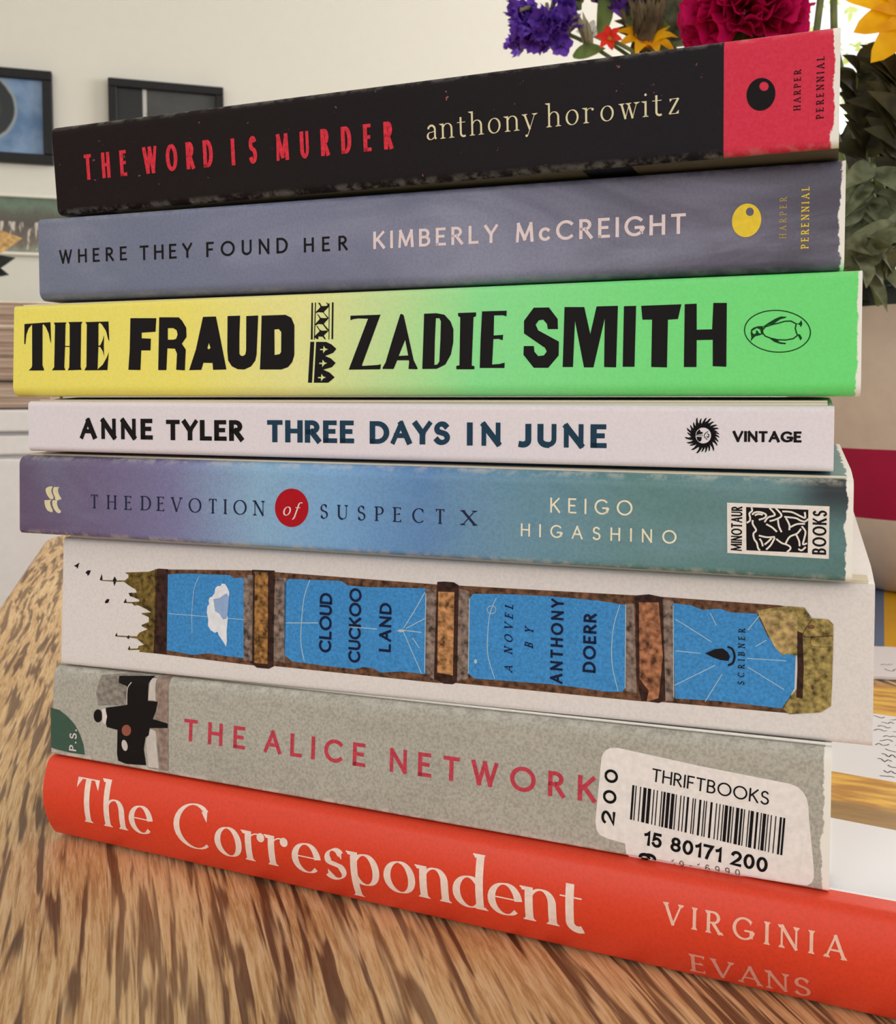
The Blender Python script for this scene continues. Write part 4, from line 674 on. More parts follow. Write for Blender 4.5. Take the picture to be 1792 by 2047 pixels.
# window: white frame, one mullion, glass pane
wt = tag(bpy.data.objects.new('window_1', None), kind='structure'); C.objects.link(wt); wt.location = (WX0, YW, WZ0)
w, h = WX1 - WX0, WZ1 - WZ0
bm = bmesh.new()
for a in ((0, .05, 0, h), (w - .05, w, 0, h), (.05, w - .05, 0, .05), (.05, w - .05, h - .05, h), (w * .62, w * .62 + .04, .05, h - .05)):
    add_box(bm, a[0], a[1], .03, .09, a[2], a[3], .004, 1)
bm_obj('window_frame', bm, WHITE, wt)
bm = bmesh.new()
for a in ((-.035, 0, -.04, h + .035), (w, w + .06, -.04, h + .06), (0, w, h, h + .06)):
    add_box(bm, a[0], a[1], -.02, .0, a[2], a[3], .003, 1)
bm_obj('window_casing', bm, WHITE, wt)
box_obj('window_sill', -.08, w + .08, -.09, .05, -.04, 0, WHITE, wt, .004)
GLASS = bpy.data.materials.new('window_glass'); GLASS.use_nodes = True
gt = GLASS.node_tree; gt.nodes.remove(gt.nodes['Principled BSDF'])
tr = gt.nodes.new('ShaderNodeBsdfTransparent'); gl = gt.nodes.new('ShaderNodeBsdfGlossy'); mx = gt.nodes.new('ShaderNodeMixShader')
gl.inputs['Roughness'].default_value = .02; mx.inputs[0].default_value = .06
gt.links.new(tr.outputs[0], mx.inputs[1]); gt.links.new(gl.outputs[0], mx.inputs[2]); gt.links.new(mx.outputs[0], gt.nodes['Material Output'].inputs['Surface'])
box_obj('window_pane', .05, w - .05, .058, .062, .05, h - .05, GLASS, wt)

# ------------------------------------------------------------------ the table
WOOD = NT('table_wood', .38, .4)
o = WOOD.obj()
warp = WOOD.noise(WOOD.mapping(o, (7, 2.2, 1)), 1.0, 2.0)
v = WOOD.new('ShaderNodeVectorMath'); v.operation = 'ADD'
cmb = WOOD.new('ShaderNodeCombineXYZ'); WOOD.link(WOOD.math('MULTIPLY', warp, .045), cmb.inputs[0])
WOOD.link(o, v.inputs[0]); WOOD.link(cmb.outputs[0], v.inputs[1])
q = v.outputs[0]
big = WOOD.noise(WOOD.mapping(q, (42, 5.0, 1)), 1.0, 3.0, .55)
streak = WOOD.noise(WOOD.mapping(q, (400, 24, 1)), 1.0, 2.0, .5, .4)
fine = WOOD.noise(WOOD.mapping(q, (1000, 60, 1)), 1.0, 4.0, .7, .4)
base = WOOD.ramp(big, [(.3, rgb(190, 146, 96)), (.5, rgb(212, 170, 116)), (.72, rgb(230, 194, 142))])
base = WOOD.mix(WOOD.maprange(fine, .42, .66, 0, .6), base, rgb(244, 216, 172))
base = WOOD.mix(WOOD.maprange(fine, .50, .36, 0, .4), base, rgb(140, 98, 66))
dark = WOOD.math('MULTIPLY', WOOD.maprange(streak, .49, .61), WOOD.maprange(big, .7, .35, .75, 1.0))
base = WOOD.mix(WOOD.math('MULTIPLY', dark, .9), base, rgb(84, 50, 34))
WOOD.color(base)
WOOD.bump(WOOD.math('ADD', WOOD.math('MULTIPLY', streak, -1.0), WOOD.math('MULTIPLY', fine, .4)), .4, .0009)
WOODEDGE = plain('table_edge_wood', rgb(96, 62, 44), .4, .3, .15, 60)
tb = thing('wooden_table', (.56, .20, 0), 0, 'brown wooden table with coarse dark grain under the stack of books', 'table')
def rounded_slab(x0, x1, y0, y1, z0, z1, r, e=.004):
    V, F, MI = [], [], []
    prof = [(0, z0), (0, z0 + .001)] + [(e * (1 - math.cos(a)), z1 - e + e * math.sin(a)) for a in [k * math.pi / 10 for k in range(6)]]
    ring = []
    for cx, cy, a0 in ((x1 - r, y1 - r, 0), (x0 + r, y1 - r, 90), (x0 + r, y0 + r, 180), (x1 - r, y0 + r, 270)):
        for k in range(13):
            a = math.radians(a0 + 90 * k / 12); ring.append((cx, cy, math.cos(a), math.sin(a)))
    n = len(ring)
    for d, z in prof:
        for cx, cy, ca, sa in ring: V.append((cx + (r - d) * ca, cy + (r - d) * sa, z))
    for j in range(len(prof) - 1):
        for k in range(n):
            F.append((j * n + k, j * n + (k + 1) % n, (j + 1) * n + (k + 1) % n, (j + 1) * n + k)); MI.append(1 if j < 4 else 0)
    F.append(tuple(range((len(prof) - 1) * n, len(prof) * n))); MI.append(0)
    F.append(tuple(reversed(range(n)))); MI.append(1)
    return V, F, MI
V, F, MI = rounded_slab(-.086 - .56, .70, -.78, .772, .468, .4998, .07)
top = mesh_obj('table_top', V, F, [WOOD.m, WOODEDGE], tb, mats_idx=MI)
for x in (-.60, .62):
    for y in (-.70, .70): box_obj('leg', x - .025, x + .025, y - .025, y + .025, 0, .42, WOODEDGE, tb, .004)
bm = bmesh.new()
for a in ((-.60, .62, -.71, -.69), (-.60, .62, .69, .71), (-.61, -.59, -.70, .70), (.61, .63, -.70, .70)): add_box(bm, *a, .41, .468)
bm_obj('apron', bm, WOODEDGE, tb)
# ------------------------------------------------------------------ the books
WIDTH = [.132, .133, .138, .130, .138, .136, .133, .162]
RTOP = [.0022, .0015, .0010, .0013, .0026, .0013, .0026, .0016]
RBOT = [.0016, .0024, .0028, .0014, .0014, .0014, .0009, .0010]
def edges(b, u):
    k = u / b['L']
    return b['bl'] + (b['br'] - b['bl']) * k, b['tl'] + (b['tr'] - b['tl']) * k
def spine_y(i, z, h, T):
    b = BOOKS[i]; zm = (b['bl'] + b['br']) / 2; tm = (b['tl'] + b['tr']) / 2 - zm
    y = b['dt'] * (z - zm) / tm - b['bul'] * (1 - (2 * h - 1) ** 2)
    d = min(h, 1 - h) * T; r = RTOP[i] if h > .5 else RBOT[i]
    if d < r: y += r - math.sqrt(max(0.0, r * r - (r - d) ** 2))
    return y
def surf(i, u, z, layer):
    b = BOOKS[i]; zb, zt = edges(b, u); T = zt - zb; h = min(1.0, max(0.0, (z - zb) / T))
    return (u, spine_y(i, z, h, T) - 0.00007 - 0.000035 * layer, z)
def back_planes(i):
    """top and bottom of the body away from the spine, so that each book lies on the one below"""
    b = BOOKS[i]
    if i == 0: top = (b['tl'], b['tr'])
    else:
        a = BOOKS[i - 1]; top = (a['z'] + a['bl'] - b['z'] - .00025, a['z'] + a['br'] - b['z'] - .00025)
    return (b['bl'], b['br']), top
def cover_mesh(i, name, mats, parent, mat_of, nu=60, ns=26):
    b = BOOKS[i]; L, Wd, rt, rb = b['L'], WIDTH[i], RTOP[i], RBOT[i]
    (bl2, br2), (tl2, tr2) = back_planes(i)
    th = .0004 if i < 7 else .0024
    def section(u):
        zb, zt = edges(b, u); T = zt - zb; k = u / L
        zb2 = bl2 + (br2 - bl2) * k; zt2 = tl2 + (tr2 - tl2) * k
        out = []
        ys = [Wd, Wd * .75, Wd * .5, Wd * .3, .02, .012, .009, .007, .0055, .004]
        for y in ys:
            w = min(1.0, max(0.0, (y - .004) / .014)); w = w * w * (3 - 2 * w)
            z = zb + (zb2 - zb) * w
            if i == 7: z += .0012 * math.exp(-((y - .0075) / .0018) ** 2)
            out.append((y, z))
        q1 = [1 - math.cos(math.radians(a)) for a in (15, 30, 45, 60, 75, 90)]
        hb = [rb / T * q for q in q1]; ht = [1 - rt / T * q for q in q1]
        hh = [0.0] + hb + [hb[-1] + (ht[-1] - hb[-1]) * q / ns for q in range(1, ns)] + list(reversed(ht)) + [1.0]
        for h in hh:
            out.append((spine_y(i, zb + T * h, h, T), zb + T * h))
        for y in reversed(ys):
            w = min(1.0, max(0.0, (y - .004) / .014)); w = w * w * (3 - 2 * w)
            z = zt + (zt2 - zt) * w
            if i == 7: z -= .0012 * math.exp(-((y - .0075) / .0018) ** 2)
            out.append((y, z))
        return out
    V, F, MI = [], [], []
    secs = [section(L * k / nu) for k in range(nu + 1)]
    m = len(secs[0])
    inner = []
    for s in secs:
        q = []
        for j in range(m):
            a = s[max(j - 1, 0)]; c = s[min(j + 1, m - 1)]
            ty, tz = c[0] - a[0], c[1] - a[1]; l = math.hypot(ty, tz) or 1.0
            q.append((s[j][0] + tz / l * th, s[j][1] - ty / l * th))
        inner.append(q)
    for k in range(nu + 1):
        for y, z in secs[k]: V.append((L * k / nu, y, z))
    o2 = len(V)
    for k in range(nu + 1):
        for y, z in inner[k]: V.append((L * k / nu, y, z))
    for k in range(nu):
        for j in range(m - 1):
            a, c = k * m + j, k * m + j + 1
            F.append((a, a + m, c + m, c)); MI.append(mat_of(L * (k + .5) / nu, (secs[k][j][0] + secs[k][j + 1][0]) / 2, j, m))
            F.append((o2 + a, o2 + c, o2 + c + m, o2 + a + m)); MI.append(len(mats) - 1)
    for k in (0, nu):
        for j in range(m - 1):
            a = k * m + j; F.append((a, a + 1, o2 + a + 1, o2 + a) if k == 0 else (a + 1, a, o2 + a, o2 + a + 1)); MI.append(len(mats) - 1)
    for k in range(nu):
        for j in (0, m - 1):
            a = k * m + j; F.append((a, o2 + a, o2 + a + m, a + m) if j == 0 else (a, a + m, o2 + a + m, o2 + a)); MI.append(len(mats) - 1)
    o = mesh_obj(name, V, F, mats, parent, smooth=True, mats_idx=MI)
    me = o.data
    me.set_sharp_from_angle(angle=math.radians(40)) if hasattr(me, 'set_sharp_from_angle') else None
    return o
PAPER = NT('page_paper', 0.9, 0.05)
_o = PAPER.obj(); _z = PAPER.mapping(_o, (3, 3, 2600)); _f = PAPER.noise(_z, 1.0, 2.0)
PAPER.color(PAPER.ramp(_f, [(.3, rgb(176, 160, 134)), (.7, rgb(232, 222, 200))])); PAPER.bump(_f, .4, .0003)
PAPER_CORE = plain('paper_core', rgb(238, 234, 226), .9, .05, .02, 900)
def page_block(i, parent):
    b = BOOKS[i]; L, Wd = b['L'], WIDTH[i]; th = .0006 if i < 7 else .0028
    (bl2, br2), (tl2, tr2) = back_planes(i); over = .0012 if i < 7 else .004
    V = []
    for u in (over, L - over):
        k = u / L; zb = bl2 + (br2 - bl2) * k + th; zt = tl2 + (tr2 - tl2) * k - th
        for y in (.0035, Wd - over):
            for z in (zb, zt): V.append((u, y, z))
    F = [(0, 1, 3, 2), (4, 6, 7, 5), (0, 4, 5, 1), (2, 3, 7, 6), (0, 2, 6, 4), (1, 5, 7, 3)]
    return mesh_obj('page_block', V, F, PAPER.m, parent, recalc=True)

# cover materials -----------------------------------------------------------
def cover_mat(i, name, stops, rough=.42, cloud=0.0, cloud_scale=30, cloud_col=None, grain=.05, wear=.0, wear_top=0.0, end_white=.0008, extra=None):
    b = BOOKS[i]; t = NT(name, rough, .35 if i else .08); o = t.obj(); X, Y, Z = t.xyz(o)
    u = t.math('MULTIPLY', X, 1.0 / b['L'])
    big = t.noise(t.mapping(o, (cloud_scale * .5, 40, cloud_scale * 1.6)), 1.0, 4.0, .6, .6)
    uu = t.math('ADD', u, t.math('MULTIPLY', t.math('SUBTRACT', big, .5), .05))
    c = t.ramp(uu, stops)
    if cloud: c = t.mix(t.math('MULTIPLY', t.maprange(big, .42, .72), cloud), c, cloud_col)
    g = t.noise(o, 1400, 3.0, .6)
    if grain: c = t.mix(t.maprange(g, .35, .7, 0, grain * 3), c, (0.02, 0.02, 0.02, 1)) if grain < .5 else c
    if extra: c = extra(t, c, o, X, Y, Z, g)
    sp = t.noise(o, 260, 4.0, .7); sp2 = t.noise(o, 150, 5.0, .7)
    if wear_top:
        T = max(b['tl'], b['tr'])
        # distance from the top and bottom fold, which rub first
        zt = t.math('ADD', t.math('MULTIPLY', X, (b['tr'] - b['tl']) / b['L']), b['tl'])
        zb = t.math('ADD', t.math('MULTIPLY', X, (b['br'] - b['bl']) / b['L']), b['bl'])
        d = t.math('MINIMUM', t.math('SUBTRACT', zt, Z), t.math('SUBTRACT', Z, zb))
        e = t.math('MULTIPLY', t.maprange(d, .0001, .0018, 1, 0), t.maprange(Y, .002, .005, 1, 0))
        w = t.math('MULTIPLY', e, t.maprange(sp, .42, .62), None, True)
        c = t.mix(t.math('MULTIPLY', w, wear_top), c, rgb(226, 222, 212))
    if end_white:
        dist = t.math('SUBTRACT', b['L'], X)
        j = t.math('ADD', dist, t.math('MULTIPLY', t.math('SUBTRACT', sp2, .55), .0032))
        w = t.maprange(j, end_white, end_white + .0003, 1, 0)
        c = t.mix(w, c, rgb(243, 240, 232))
    t.color(c); t.bump(g, .12, .0002)
    return t.m
def one(c): return [(0.0, c), (1.0, c)]
UND = NT('back_cover_print', .5, .3)
_X = UND.xyz(UND.obj())[0]
UND.color(UND.ramp(UND.math('MULTIPLY', _X, 1 / .2), [(0, rgb(24, 20, 20)), (.085, rgb(92, 90, 68)), (.728, rgb(10, 9, 9)), (.783, rgb(102, 96, 80))], 'CONSTANT'))
COVER = [None] * 8
COVER[0] = cover_mat(0, 'cover_black', [(0, rgb(31, 21, 21)), (.5, rgb(30, 24, 26)), (.90, rgb(31, 28, 33))], .5, grain=.06, wear_top=.16, end_white=.0009,
    extra=lambda t, c, o, X, Y, Z, g: t.mix(t.math('MULTIPLY', t.math('GREATER_THAN', X, .17645), t.math('LESS_THAN', Y, .004)), t.mix(t.math('MULTIPLY', t.maprange(t.noise(o, 420, 4, .7), .69, .72), t.math('LESS_THAN', Y, .004)), c, rgb(150, 90, 90)), t.mix(t.maprange(g, .3, .7), rgb(210, 52, 76), rgb(217, 60, 83))))
COVER[1] = cover_mat(1, 'cover_slate', [(0, rgb(112, 120, 142)), (.3, rgb(116, 122, 150)), (.6, rgb(108, 110, 136)), (.8, rgb(88, 84, 104)), (1, rgb(80, 74, 90))], .42, cloud=.55, cloud_scale=26, cloud_col=rgb(158, 160, 184), grain=.05, wear_top=.12, end_white=.0006)
COVER[2] = cover_mat(2, 'cover_yellow_green', [(0, rgb(246, 232, 104)), (.25, rgb(246, 234, 112)), (.40, rgb(236, 234, 152)), (.50, rgb(204, 230, 158)), (.62, rgb(136, 232, 148)), (.8, rgb(116, 230, 128)), (1, rgb(108, 228, 120))], .4, grain=.02, wear_top=.1, end_white=.0007)
COVER[3] = cover_mat(3, 'cover_white', one(rgb(232, 224, 230)), .4, grain=.02, end_white=0)
COVER[4] = cover_mat(4, 'cover_dusk', [(0, rgb(100, 78, 110)), (.1, rgb(112, 96, 132)), (.24, rgb(128, 126, 168)), (.36, rgb(142, 182, 216)), (.46, rgb(122, 172, 220)), (.57, rgb(84, 132, 190)), (.68, rgb(90, 138, 162)), (.8, rgb(92, 134, 132)), (1, rgb(86, 124, 122))], .4, cloud=.25, cloud_scale=24, cloud_col=rgb(150, 186, 210), grain=.05, wear_top=.4, end_white=.0009,
    extra=lambda t, c, o, X, Y, Z, g: t.mix(t.math('MULTIPLY', t.maprange(Y, .002, .005, 1, 0), t.math('MULTIPLY', t.maprange(X, .198, .2085), t.maprange(Z, .009, .0185))), c, rgb(38, 46, 52)))
COVER[5] = cover_mat(5, 'cover_cream_white', one(rgb(232, 225, 222)), .45, grain=.03, end_white=0)
COVER[6] = cover_mat(6, 'cover_grey', one(rgb(188, 184, 172)), .5, cloud=.4, cloud_scale=60, cloud_col=rgb(170, 166, 152), grain=.10, wear_top=.75, end_white=.0011)
COVER[7] = cover_mat(7, 'jacket_red', one(rgb(234, 70, 42)), .42, grain=.04, end_white=0)
FRONT8 = NT('jacket_front_print', .4, .3)
_o = FRONT8.obj(); _x, _y, _z = FRONT8.xyz(_o)
_v = FRONT8.math('ADD', _y, FRONT8.math('MULTIPLY', FRONT8.math('SUBTRACT', _x, .2), .10))
_g = FRONT8.noise(FRONT8.mapping(_o, (60, 260, 10)), 1.0, 4.0, .6)
_gold = FRONT8.mix(FRONT8.maprange(_g, .35, .65), rgb(196, 140, 70), rgb(244, 196, 92))
_gold = FRONT8.mix(FRONT8.maprange(_v, .050, .054, 1, 0), _gold, FRONT8.mix(_g, rgb(128, 96, 60), rgb(196, 160, 100)))
_m1 = FRONT8.math('MULTIPLY', FRONT8.math('GREATER_THAN', _v, .0405), FRONT8.math('LESS_THAN', _v, .0715))
_m2 = FRONT8.math('GREATER_THAN', _v, .129)
FRONT8.color(FRONT8.mix(FRONT8.math('MAXIMUM', _m1, _m2), rgb(240, 240, 244), _gold))
FRONT_GREEN = plain('front_cover_green', rgb(96, 150, 124), .42)

INK = {'ink': rgb(20, 16, 18), 'ink2': rgb(26, 22, 28), 'ink3': rgb(22, 18, 18), 'red': rgb(214, 50, 66), 'cream': rgb(226, 216, 176), 'pinkwhite': rgb(232, 214, 214), 'yellow': rgb(238, 206, 62), 'yellowdim': rgb(178, 152, 92),
 'darkgreen': rgb(14, 62, 26), 'navy': rgb(30, 62, 84), 'darkblue': rgb(34, 38, 66), 'deepred': rgb(176, 16, 30), 'cream2': rgb(240, 232, 205), 'platewhite': rgb(236, 228, 220),
 'bark': rgb(104, 72, 52), 'barkdark': rgb(58, 36, 30), 'olive': rgb(112, 92, 44), 'sky': rgb(66, 142, 206), 'skyline': rgb(176, 200, 208), 'cloud': rgb(232, 234, 240), 'cloudshade': rgb(150, 176, 216), 'stone': rgb(128, 110, 100), 'ochre': rgb(148, 106, 58),
 'tan': rgb(172, 124, 80), 'tan2': rgb(156, 104, 74), 'tan3': rgb(176, 150, 100), 'oliveend': rgb(150, 132, 78), 'navyink': rgb(20, 30, 62), 'forest': rgb(66, 92, 78), 'photogrey': rgb(140, 133, 124), 'photobrown': rgb(150, 130, 118), 'photopale': rgb(206, 198, 190), 'photowhite': rgb(230, 216, 212), 'photored': rgb(150, 88, 70),
 'rose': rgb(196, 66, 82), 'sticker': rgb(240, 234, 230), 'stickeredge': rgb(250, 248, 244), 'brownink': rgb(120, 96, 82), 'offwhite': rgb(250, 226, 214), 'offwhite2': rgb(246, 196, 176), 'offwhite3': rgb(232, 160, 142)}
ROUGH_INK = {'bark': .35, 'barkdark': .3, 'olive': .35, 'stone': .35, 'ochre': .4, 'tan': .35, 'tan2': .35, 'tan3': .25, 'oliveend': .35, 'sky': .09, 'photogrey': .2, 'photobrown': .15, 'rose': .08, 'red': .1}
ink_mats = {}
def ink(c):
    if c not in ink_mats: ink_mats[c] = plain('print_' + c, INK[c], .55, .12, ROUGH_INK.get(c, .03), 1500 if c in ('sky', 'rose', 'red') else 700)
    return ink_mats[c]
def slice_rows(i, polys):
    """cut flat pieces along rows near the folds so that they follow the rounded edges of the spine"""
    b = BOOKS[i]; lv = []
    for a, s, r in ((b['bl'], 1, RBOT[i]), (b['br'], 1, RBOT[i]), (b['tl'], -1, RTOP[i]), (b['tr'], -1, RTOP[i])):
        lv += [(a + s * r * q) * 1000 for q in (0, .03, .1, .25, .5, 1.0)]
    bm = bmesh.new()
    for f in polys:
        try: bm.faces.new([bm.verts.new((p[0], p[1], 0)) for p in f])
        except ValueError: pass
    for z in sorted(set(round(q, 3) for q in lv)):
        bmesh.ops.bisect_plane(bm, geom=bm.verts[:] + bm.edges[:] + bm.faces[:], plane_co=(0, z, 0), plane_no=(0, 1, 0), dist=1e-5)
    out = [[Vector((v.co.x, v.co.y)) for v in f.verts] for f in bm.faces]
    bm.free(); return out
def art_parts(i, parent):
    parts = {}; made = {}
    for it in ART[i]: parts.setdefault(it[0], []).append(it)
    for part, its in sorted(parts.items(), key=lambda q: q[0].count('/')):
        V, F, MI, mats = [], [], [], []
        for it in its:
            m = ink(it[1])
            if m not in mats: mats.append(m)
            mi = mats.index(m); layer = it[2]
            polys = []
            if it[3] == 'T':
                _, _, _, _, font, st, a0, ex, ey, ax, w, slant = it
                polys = text_faces(st, font, a0, ex, ey, ax, w, slant, curved=(i == 7))
            elif it[3] == 'L':
                pts = it[4]
                if it[6]: pts = pts + [pts[0], pts[1]]
                elif len(pts) > 2: pts = smooth_path(pts, 5)
                polys = ribbon(pts, [it[5]] * len(pts), 0, 0)
            else:
                loops = [[Vector((p[0], p[1], 0)) for p in it[4]]] + [[Vector((p[0], p[1], 0)) for p in h] for h in it[5]]
                flat = [p for l in loops for p in l]
                if all(not h for h in it[5]) and False: polys = [flat]
                else:
                    for t in tessellate_polygon(loops): polys.append([flat[k] if isinstance(k, int) else k for k in t])
                    polys = slice_rows(i, polys)
            for k, f in enumerate(polys):
                base = len(V); lay = layer + (.02 * (k % 3) if it[3] != 'P' else 0)
                pl = [(p[0] / 1000.0, p[1] / 1000.0) for p in f]
                ar = sum(pl[q][0] * pl[(q + 1) % len(pl)][1] - pl[(q + 1) % len(pl)][0] * pl[q][1] for q in range(len(pl)))
                if ar < 0: pl.reverse()
                for u, z in pl: V.append(surf(i, u, z, lay))
                F.append(tuple(range(base, base + len(pl)))); MI.append(mi)
        path = part.split('#')[0].split('/')
        o = mesh_obj(path[-1], V, F, mats, made[path[0]] if len(path) > 1 and path[0] in made else parent, mats_idx=MI)
        if len(path) == 1: made[part] = o
BOOK_LABEL = ['black paperback with a red end panel, topmost book of the stack',
 'slate blue paperback second from the top of the stack, under the black one',
 'yellow to green paperback with thick black wood-type lettering, in the stack',
 'thin white paperback with black and navy capitals, under the yellow and green book',
 'purple to blue paperback with a red disc on its spine, in the stack',
 'thick white paperback with a painted blue and brown picture on its spine',
 'grey paperback with rose lettering and a white barcode sticker on its spine',
 'red hardcover with cream serif lettering, lowest book of the stack']
for i in range(8):
    b = BOOKS[i]
    bt = thing('paperback_book' if i < 7 else 'hardcover_book', (b['x'], b['y'], b['z']), b['rot'], BOOK_LABEL[i], 'book', 'books stacked on the table')
    if i == 7:
        cover_mesh(i, 'dust_jacket', [COVER[7], FRONT8.m, PAPER_CORE], bt, lambda u, y, j, m: 1 if (j > m * .6 and y > .0022) else 0)
        V, F = [], []
        rnd = random.Random(5)
        # rows of small handwriting on the jacket's front
        for row in range(13):
            v = .0445 + .0 + (.0725 + row * .0043 if row < 13 else 0) - .0445
            u = .2135 + .0012 * (row % 3) - (v - .07) * .02
            (bl2, br2), (tl2, tr2) = back_planes(7)
            while u < .2315:
                pts = [(u + .0009 * k, v + rnd.uniform(-.0011, .0011)) for k in range(5)]
                for q in ribbon(smooth_path(pts, 3), [.00028] * 13, 0, 0):
                    base = len(V)
                    for p in q: V.append((p.x, p.y, tl2 + (tr2 - tl2) * p.x / b['L'] + .0001))
                    F.append(tuple(range(base, base + 4)))
                u += .0052
        mesh_obj('handwriting', V, F, ink('ink2'), bt, recalc=True)
    else:
        front = {2: FRONT_GREEN}.get(i, COVER[i])
        if i == 0: cover_mesh(i, 'cover', [COVER[0], UND.m, PAPER_CORE], bt, lambda u, y, j, m: 1 if (j < m * .4 and y > .0021) else 0)
        else: cover_mesh(i, 'cover', [COVER[i], PAPER_CORE], bt, lambda u, y, j, m: 0)
    page_block(i, bt)
    art_parts(i, bt)
# ------------------------------------------------------------------ low white cabinet, things on it, pictures above it
cb = thing('white_cabinet', (-.55, 2.42, 0), 0, 'low white cabinet against the back wall, behind the left of the book stack', 'cabinet')
box_obj('cabinet_top', -.95, 1.05, -.23, .25, .553, .598, WHITE, cb, .004)
box_obj('body', -.93, 1.03, -.205, .25, .06, .553, WHITE, cb, .003)
for k in range(4): 
    d = box_obj('drawer', -.92 + .49 * k, -.44 + .49 * k, -.225, -.205, .505, .545, WHITE, cb, .004)
for k in range(4):
    d = box_obj('door', -.92 + .49 * k, -.44 + .49 * k, -.225, -.205, .07, .497, WHITE, cb, .004)
for x in (-.9, .98):
    for y in (-.2, .2): box_obj('foot', x - .02, x + .02, y - .02, y + .02, 0, .06, WHITE, cb)
OLDP = NT('old_page_edges', .9, .05)
_o = OLDP.obj(); _f = OLDP.noise(OLDP.mapping(_o, (2, 2, 190)), 1.0, 4.0, .65)
OLDP.color(OLDP.ramp(_f, [(.3, rgb(120, 98, 84)), (.5, rgb(176, 152, 134)), (.7, rgb(226, 208, 190))])); OLDP.bump(_f, .6, .002)
z = .598
for k, (hh, dx, cov, lab) in enumerate(((.062, .0, rgb(70, 62, 56), 'dark covered thick book, lowest of the pile on the white cabinet'),
        (.054, .012, rgb(150, 130, 116), 'taupe book second from the bottom of the pile on the white cabinet'),
        (.058, .004, rgb(190, 170, 150), 'beige book under the cream one in the pile on the white cabinet'),
        (.055, .016, rgb(240, 226, 206), 'cream book, topmost of the pile on the white cabinet'))):
    bt = thing('large_book', (-.72 + dx, 2.25, z), 0, lab, 'book', 'old books piled on the cabinet')
    cm = plain('old_cover_%d' % k, cov, .6, .2, .05, 50)
    bm = bmesh.new(); add_box(bm, 0, .53, 0, .26, 0, .004, .001, 1); add_box(bm, 0, .53, 0, .26, hh - .0045, hh - .0005, .001, 1); add_box(bm, 0, .53, .256, .26, .004, hh - .0045)
    bm_obj('cover', bm, cm, bt)
    box_obj('page_block', .006, .524, .004, .256, .004, hh - .0045, OLDP.m, bt)
    z += hh
# dried leaf in a small dark pot on top of that pile (only the leaf tips reach into the picture)
pt = thing('dried_leaf_pot', (-.42, 2.33, z - .0005), 0, 'dark pot with a tan dried leaf, on the pile of old books', 'pot plant')
def lathe(name, prof, mat, parent, seg=40, mats=None, idx=None):
    V, F, MI = [], [], []
    for r, zz in prof:
        for k in range(seg):
            a = 2 * math.pi * k / seg; V.append((r * math.cos(a), r * math.sin(a), zz))
    for j in range(len(prof) - 1):
        for k in range(seg):
            F.append((j * seg + k, j * seg + (k + 1) % seg, (j + 1) * seg + (k + 1) % seg, (j + 1) * seg + k)); MI.append(idx(j) if idx else 0)
    F.append(tuple(reversed(range(seg)))); MI.append(0)
    if prof[-1][0] > 1e-4: F.append(tuple(range((len(prof) - 1) * seg, len(prof) * seg))); MI.append(len(mats) - 1 if mats else 0)
    return mesh_obj(name, V, F, mats or mat, parent, smooth=True, mats_idx=MI)
DARK = plain('dark_glaze', rgb(44, 44, 42), .4)
lathe('pot', [(.04, 0), (.052, .03), (.05, .07), (.044, .08), (.04, .078), (.036, .06)], DARK, pt)
def blade(bm, base, tip, width, normal, cup=.15, n=8, wav=0.0, rnd=None, shape=1.0):
    base, tip, normal = Vector(base), Vector(tip), Vector(normal)
    d = tip - base; L = d.length; side = d.cross(normal).normalized(); nn = side.cross(d).normalized()
    rows = []
    for k in range(n + 1):
        t = k / n; w = width * (math.sin(math.pi * min(1.0, t ** .8 * .93 + .07)) ** shape) * .5 + 1e-5
        c = base + d * t + nn * (cup * L * math.sin(math.pi * t))
        if wav and rnd: c = c + nn * rnd.uniform(-wav, wav) * L
        rows.append([bm.verts.new(c - side * w + nn * w * .35), bm.verts.new(c), bm.verts.new(c + side * w + nn * w * .35)])
    for a, b2 in zip(rows, rows[1:]):
        bm.faces.new((a[0], a[1], b2[1], b2[0])); bm.faces.new((a[1], a[2], b2[2], b2[1]))
def tube(bm, pts, r0, r1, seg=8):
    pts = [Vector(p) for p in pts]; rings = []
    for k, p in enumerate(pts):
        d = (pts[min(k + 1, len(pts) - 1)] - pts[max(k - 1, 0)]).normalized()
        a = d.cross(Vector((0, 0, 1)) if abs(d.z) < .95 else Vector((1, 0, 0))).normalized(); b2 = d.cross(a)
        r = r0 + (r1 - r0) * k / (len(pts) - 1)
        rings.append([bm.verts.new(p + (a * math.cos(q * 2 * math.pi / seg) + b2 * math.sin(q * 2 * math.pi / seg)) * r) for q in range(seg)])
    for A, B in zip(rings, rings[1:]):
        for q in range(seg): bm.faces.new((A[q], A[(q + 1) % seg], B[(q + 1) % seg], B[q]))
    bm.faces.new(list(reversed(rings[0]))); bm.faces.new(rings[-1])
def curve3(a, m, b, n=10):
    a, m, b = Vector(a), Vector(m), Vector(b)
    return [a * (1 - t) ** 2 + m * 2 * t * (1 - t) + b * t * t for t in [k / n for k in range(n + 1)]]
TAN = plain('dried_leaf', rgb(206, 168, 110), .7, .2, .16, 120)
BLACKLEAF = plain('dark_leaf', rgb(52, 54, 54), .6, .2, .1, 90)
bm = bmesh.new(); tube(bm, curve3((0, 0, .06), (.02, -.01, .14), (.05, -.02, .17)), .003, .002); bm_obj('stem', bm, DARK, pt, True)
bm = bmesh.new(); blade(bm, (.02, -.02, .10), (.172, -.03, .140), .085, (0, -1, .2), .05); bm_obj('dried_leaf', bm, TAN, pt, True)
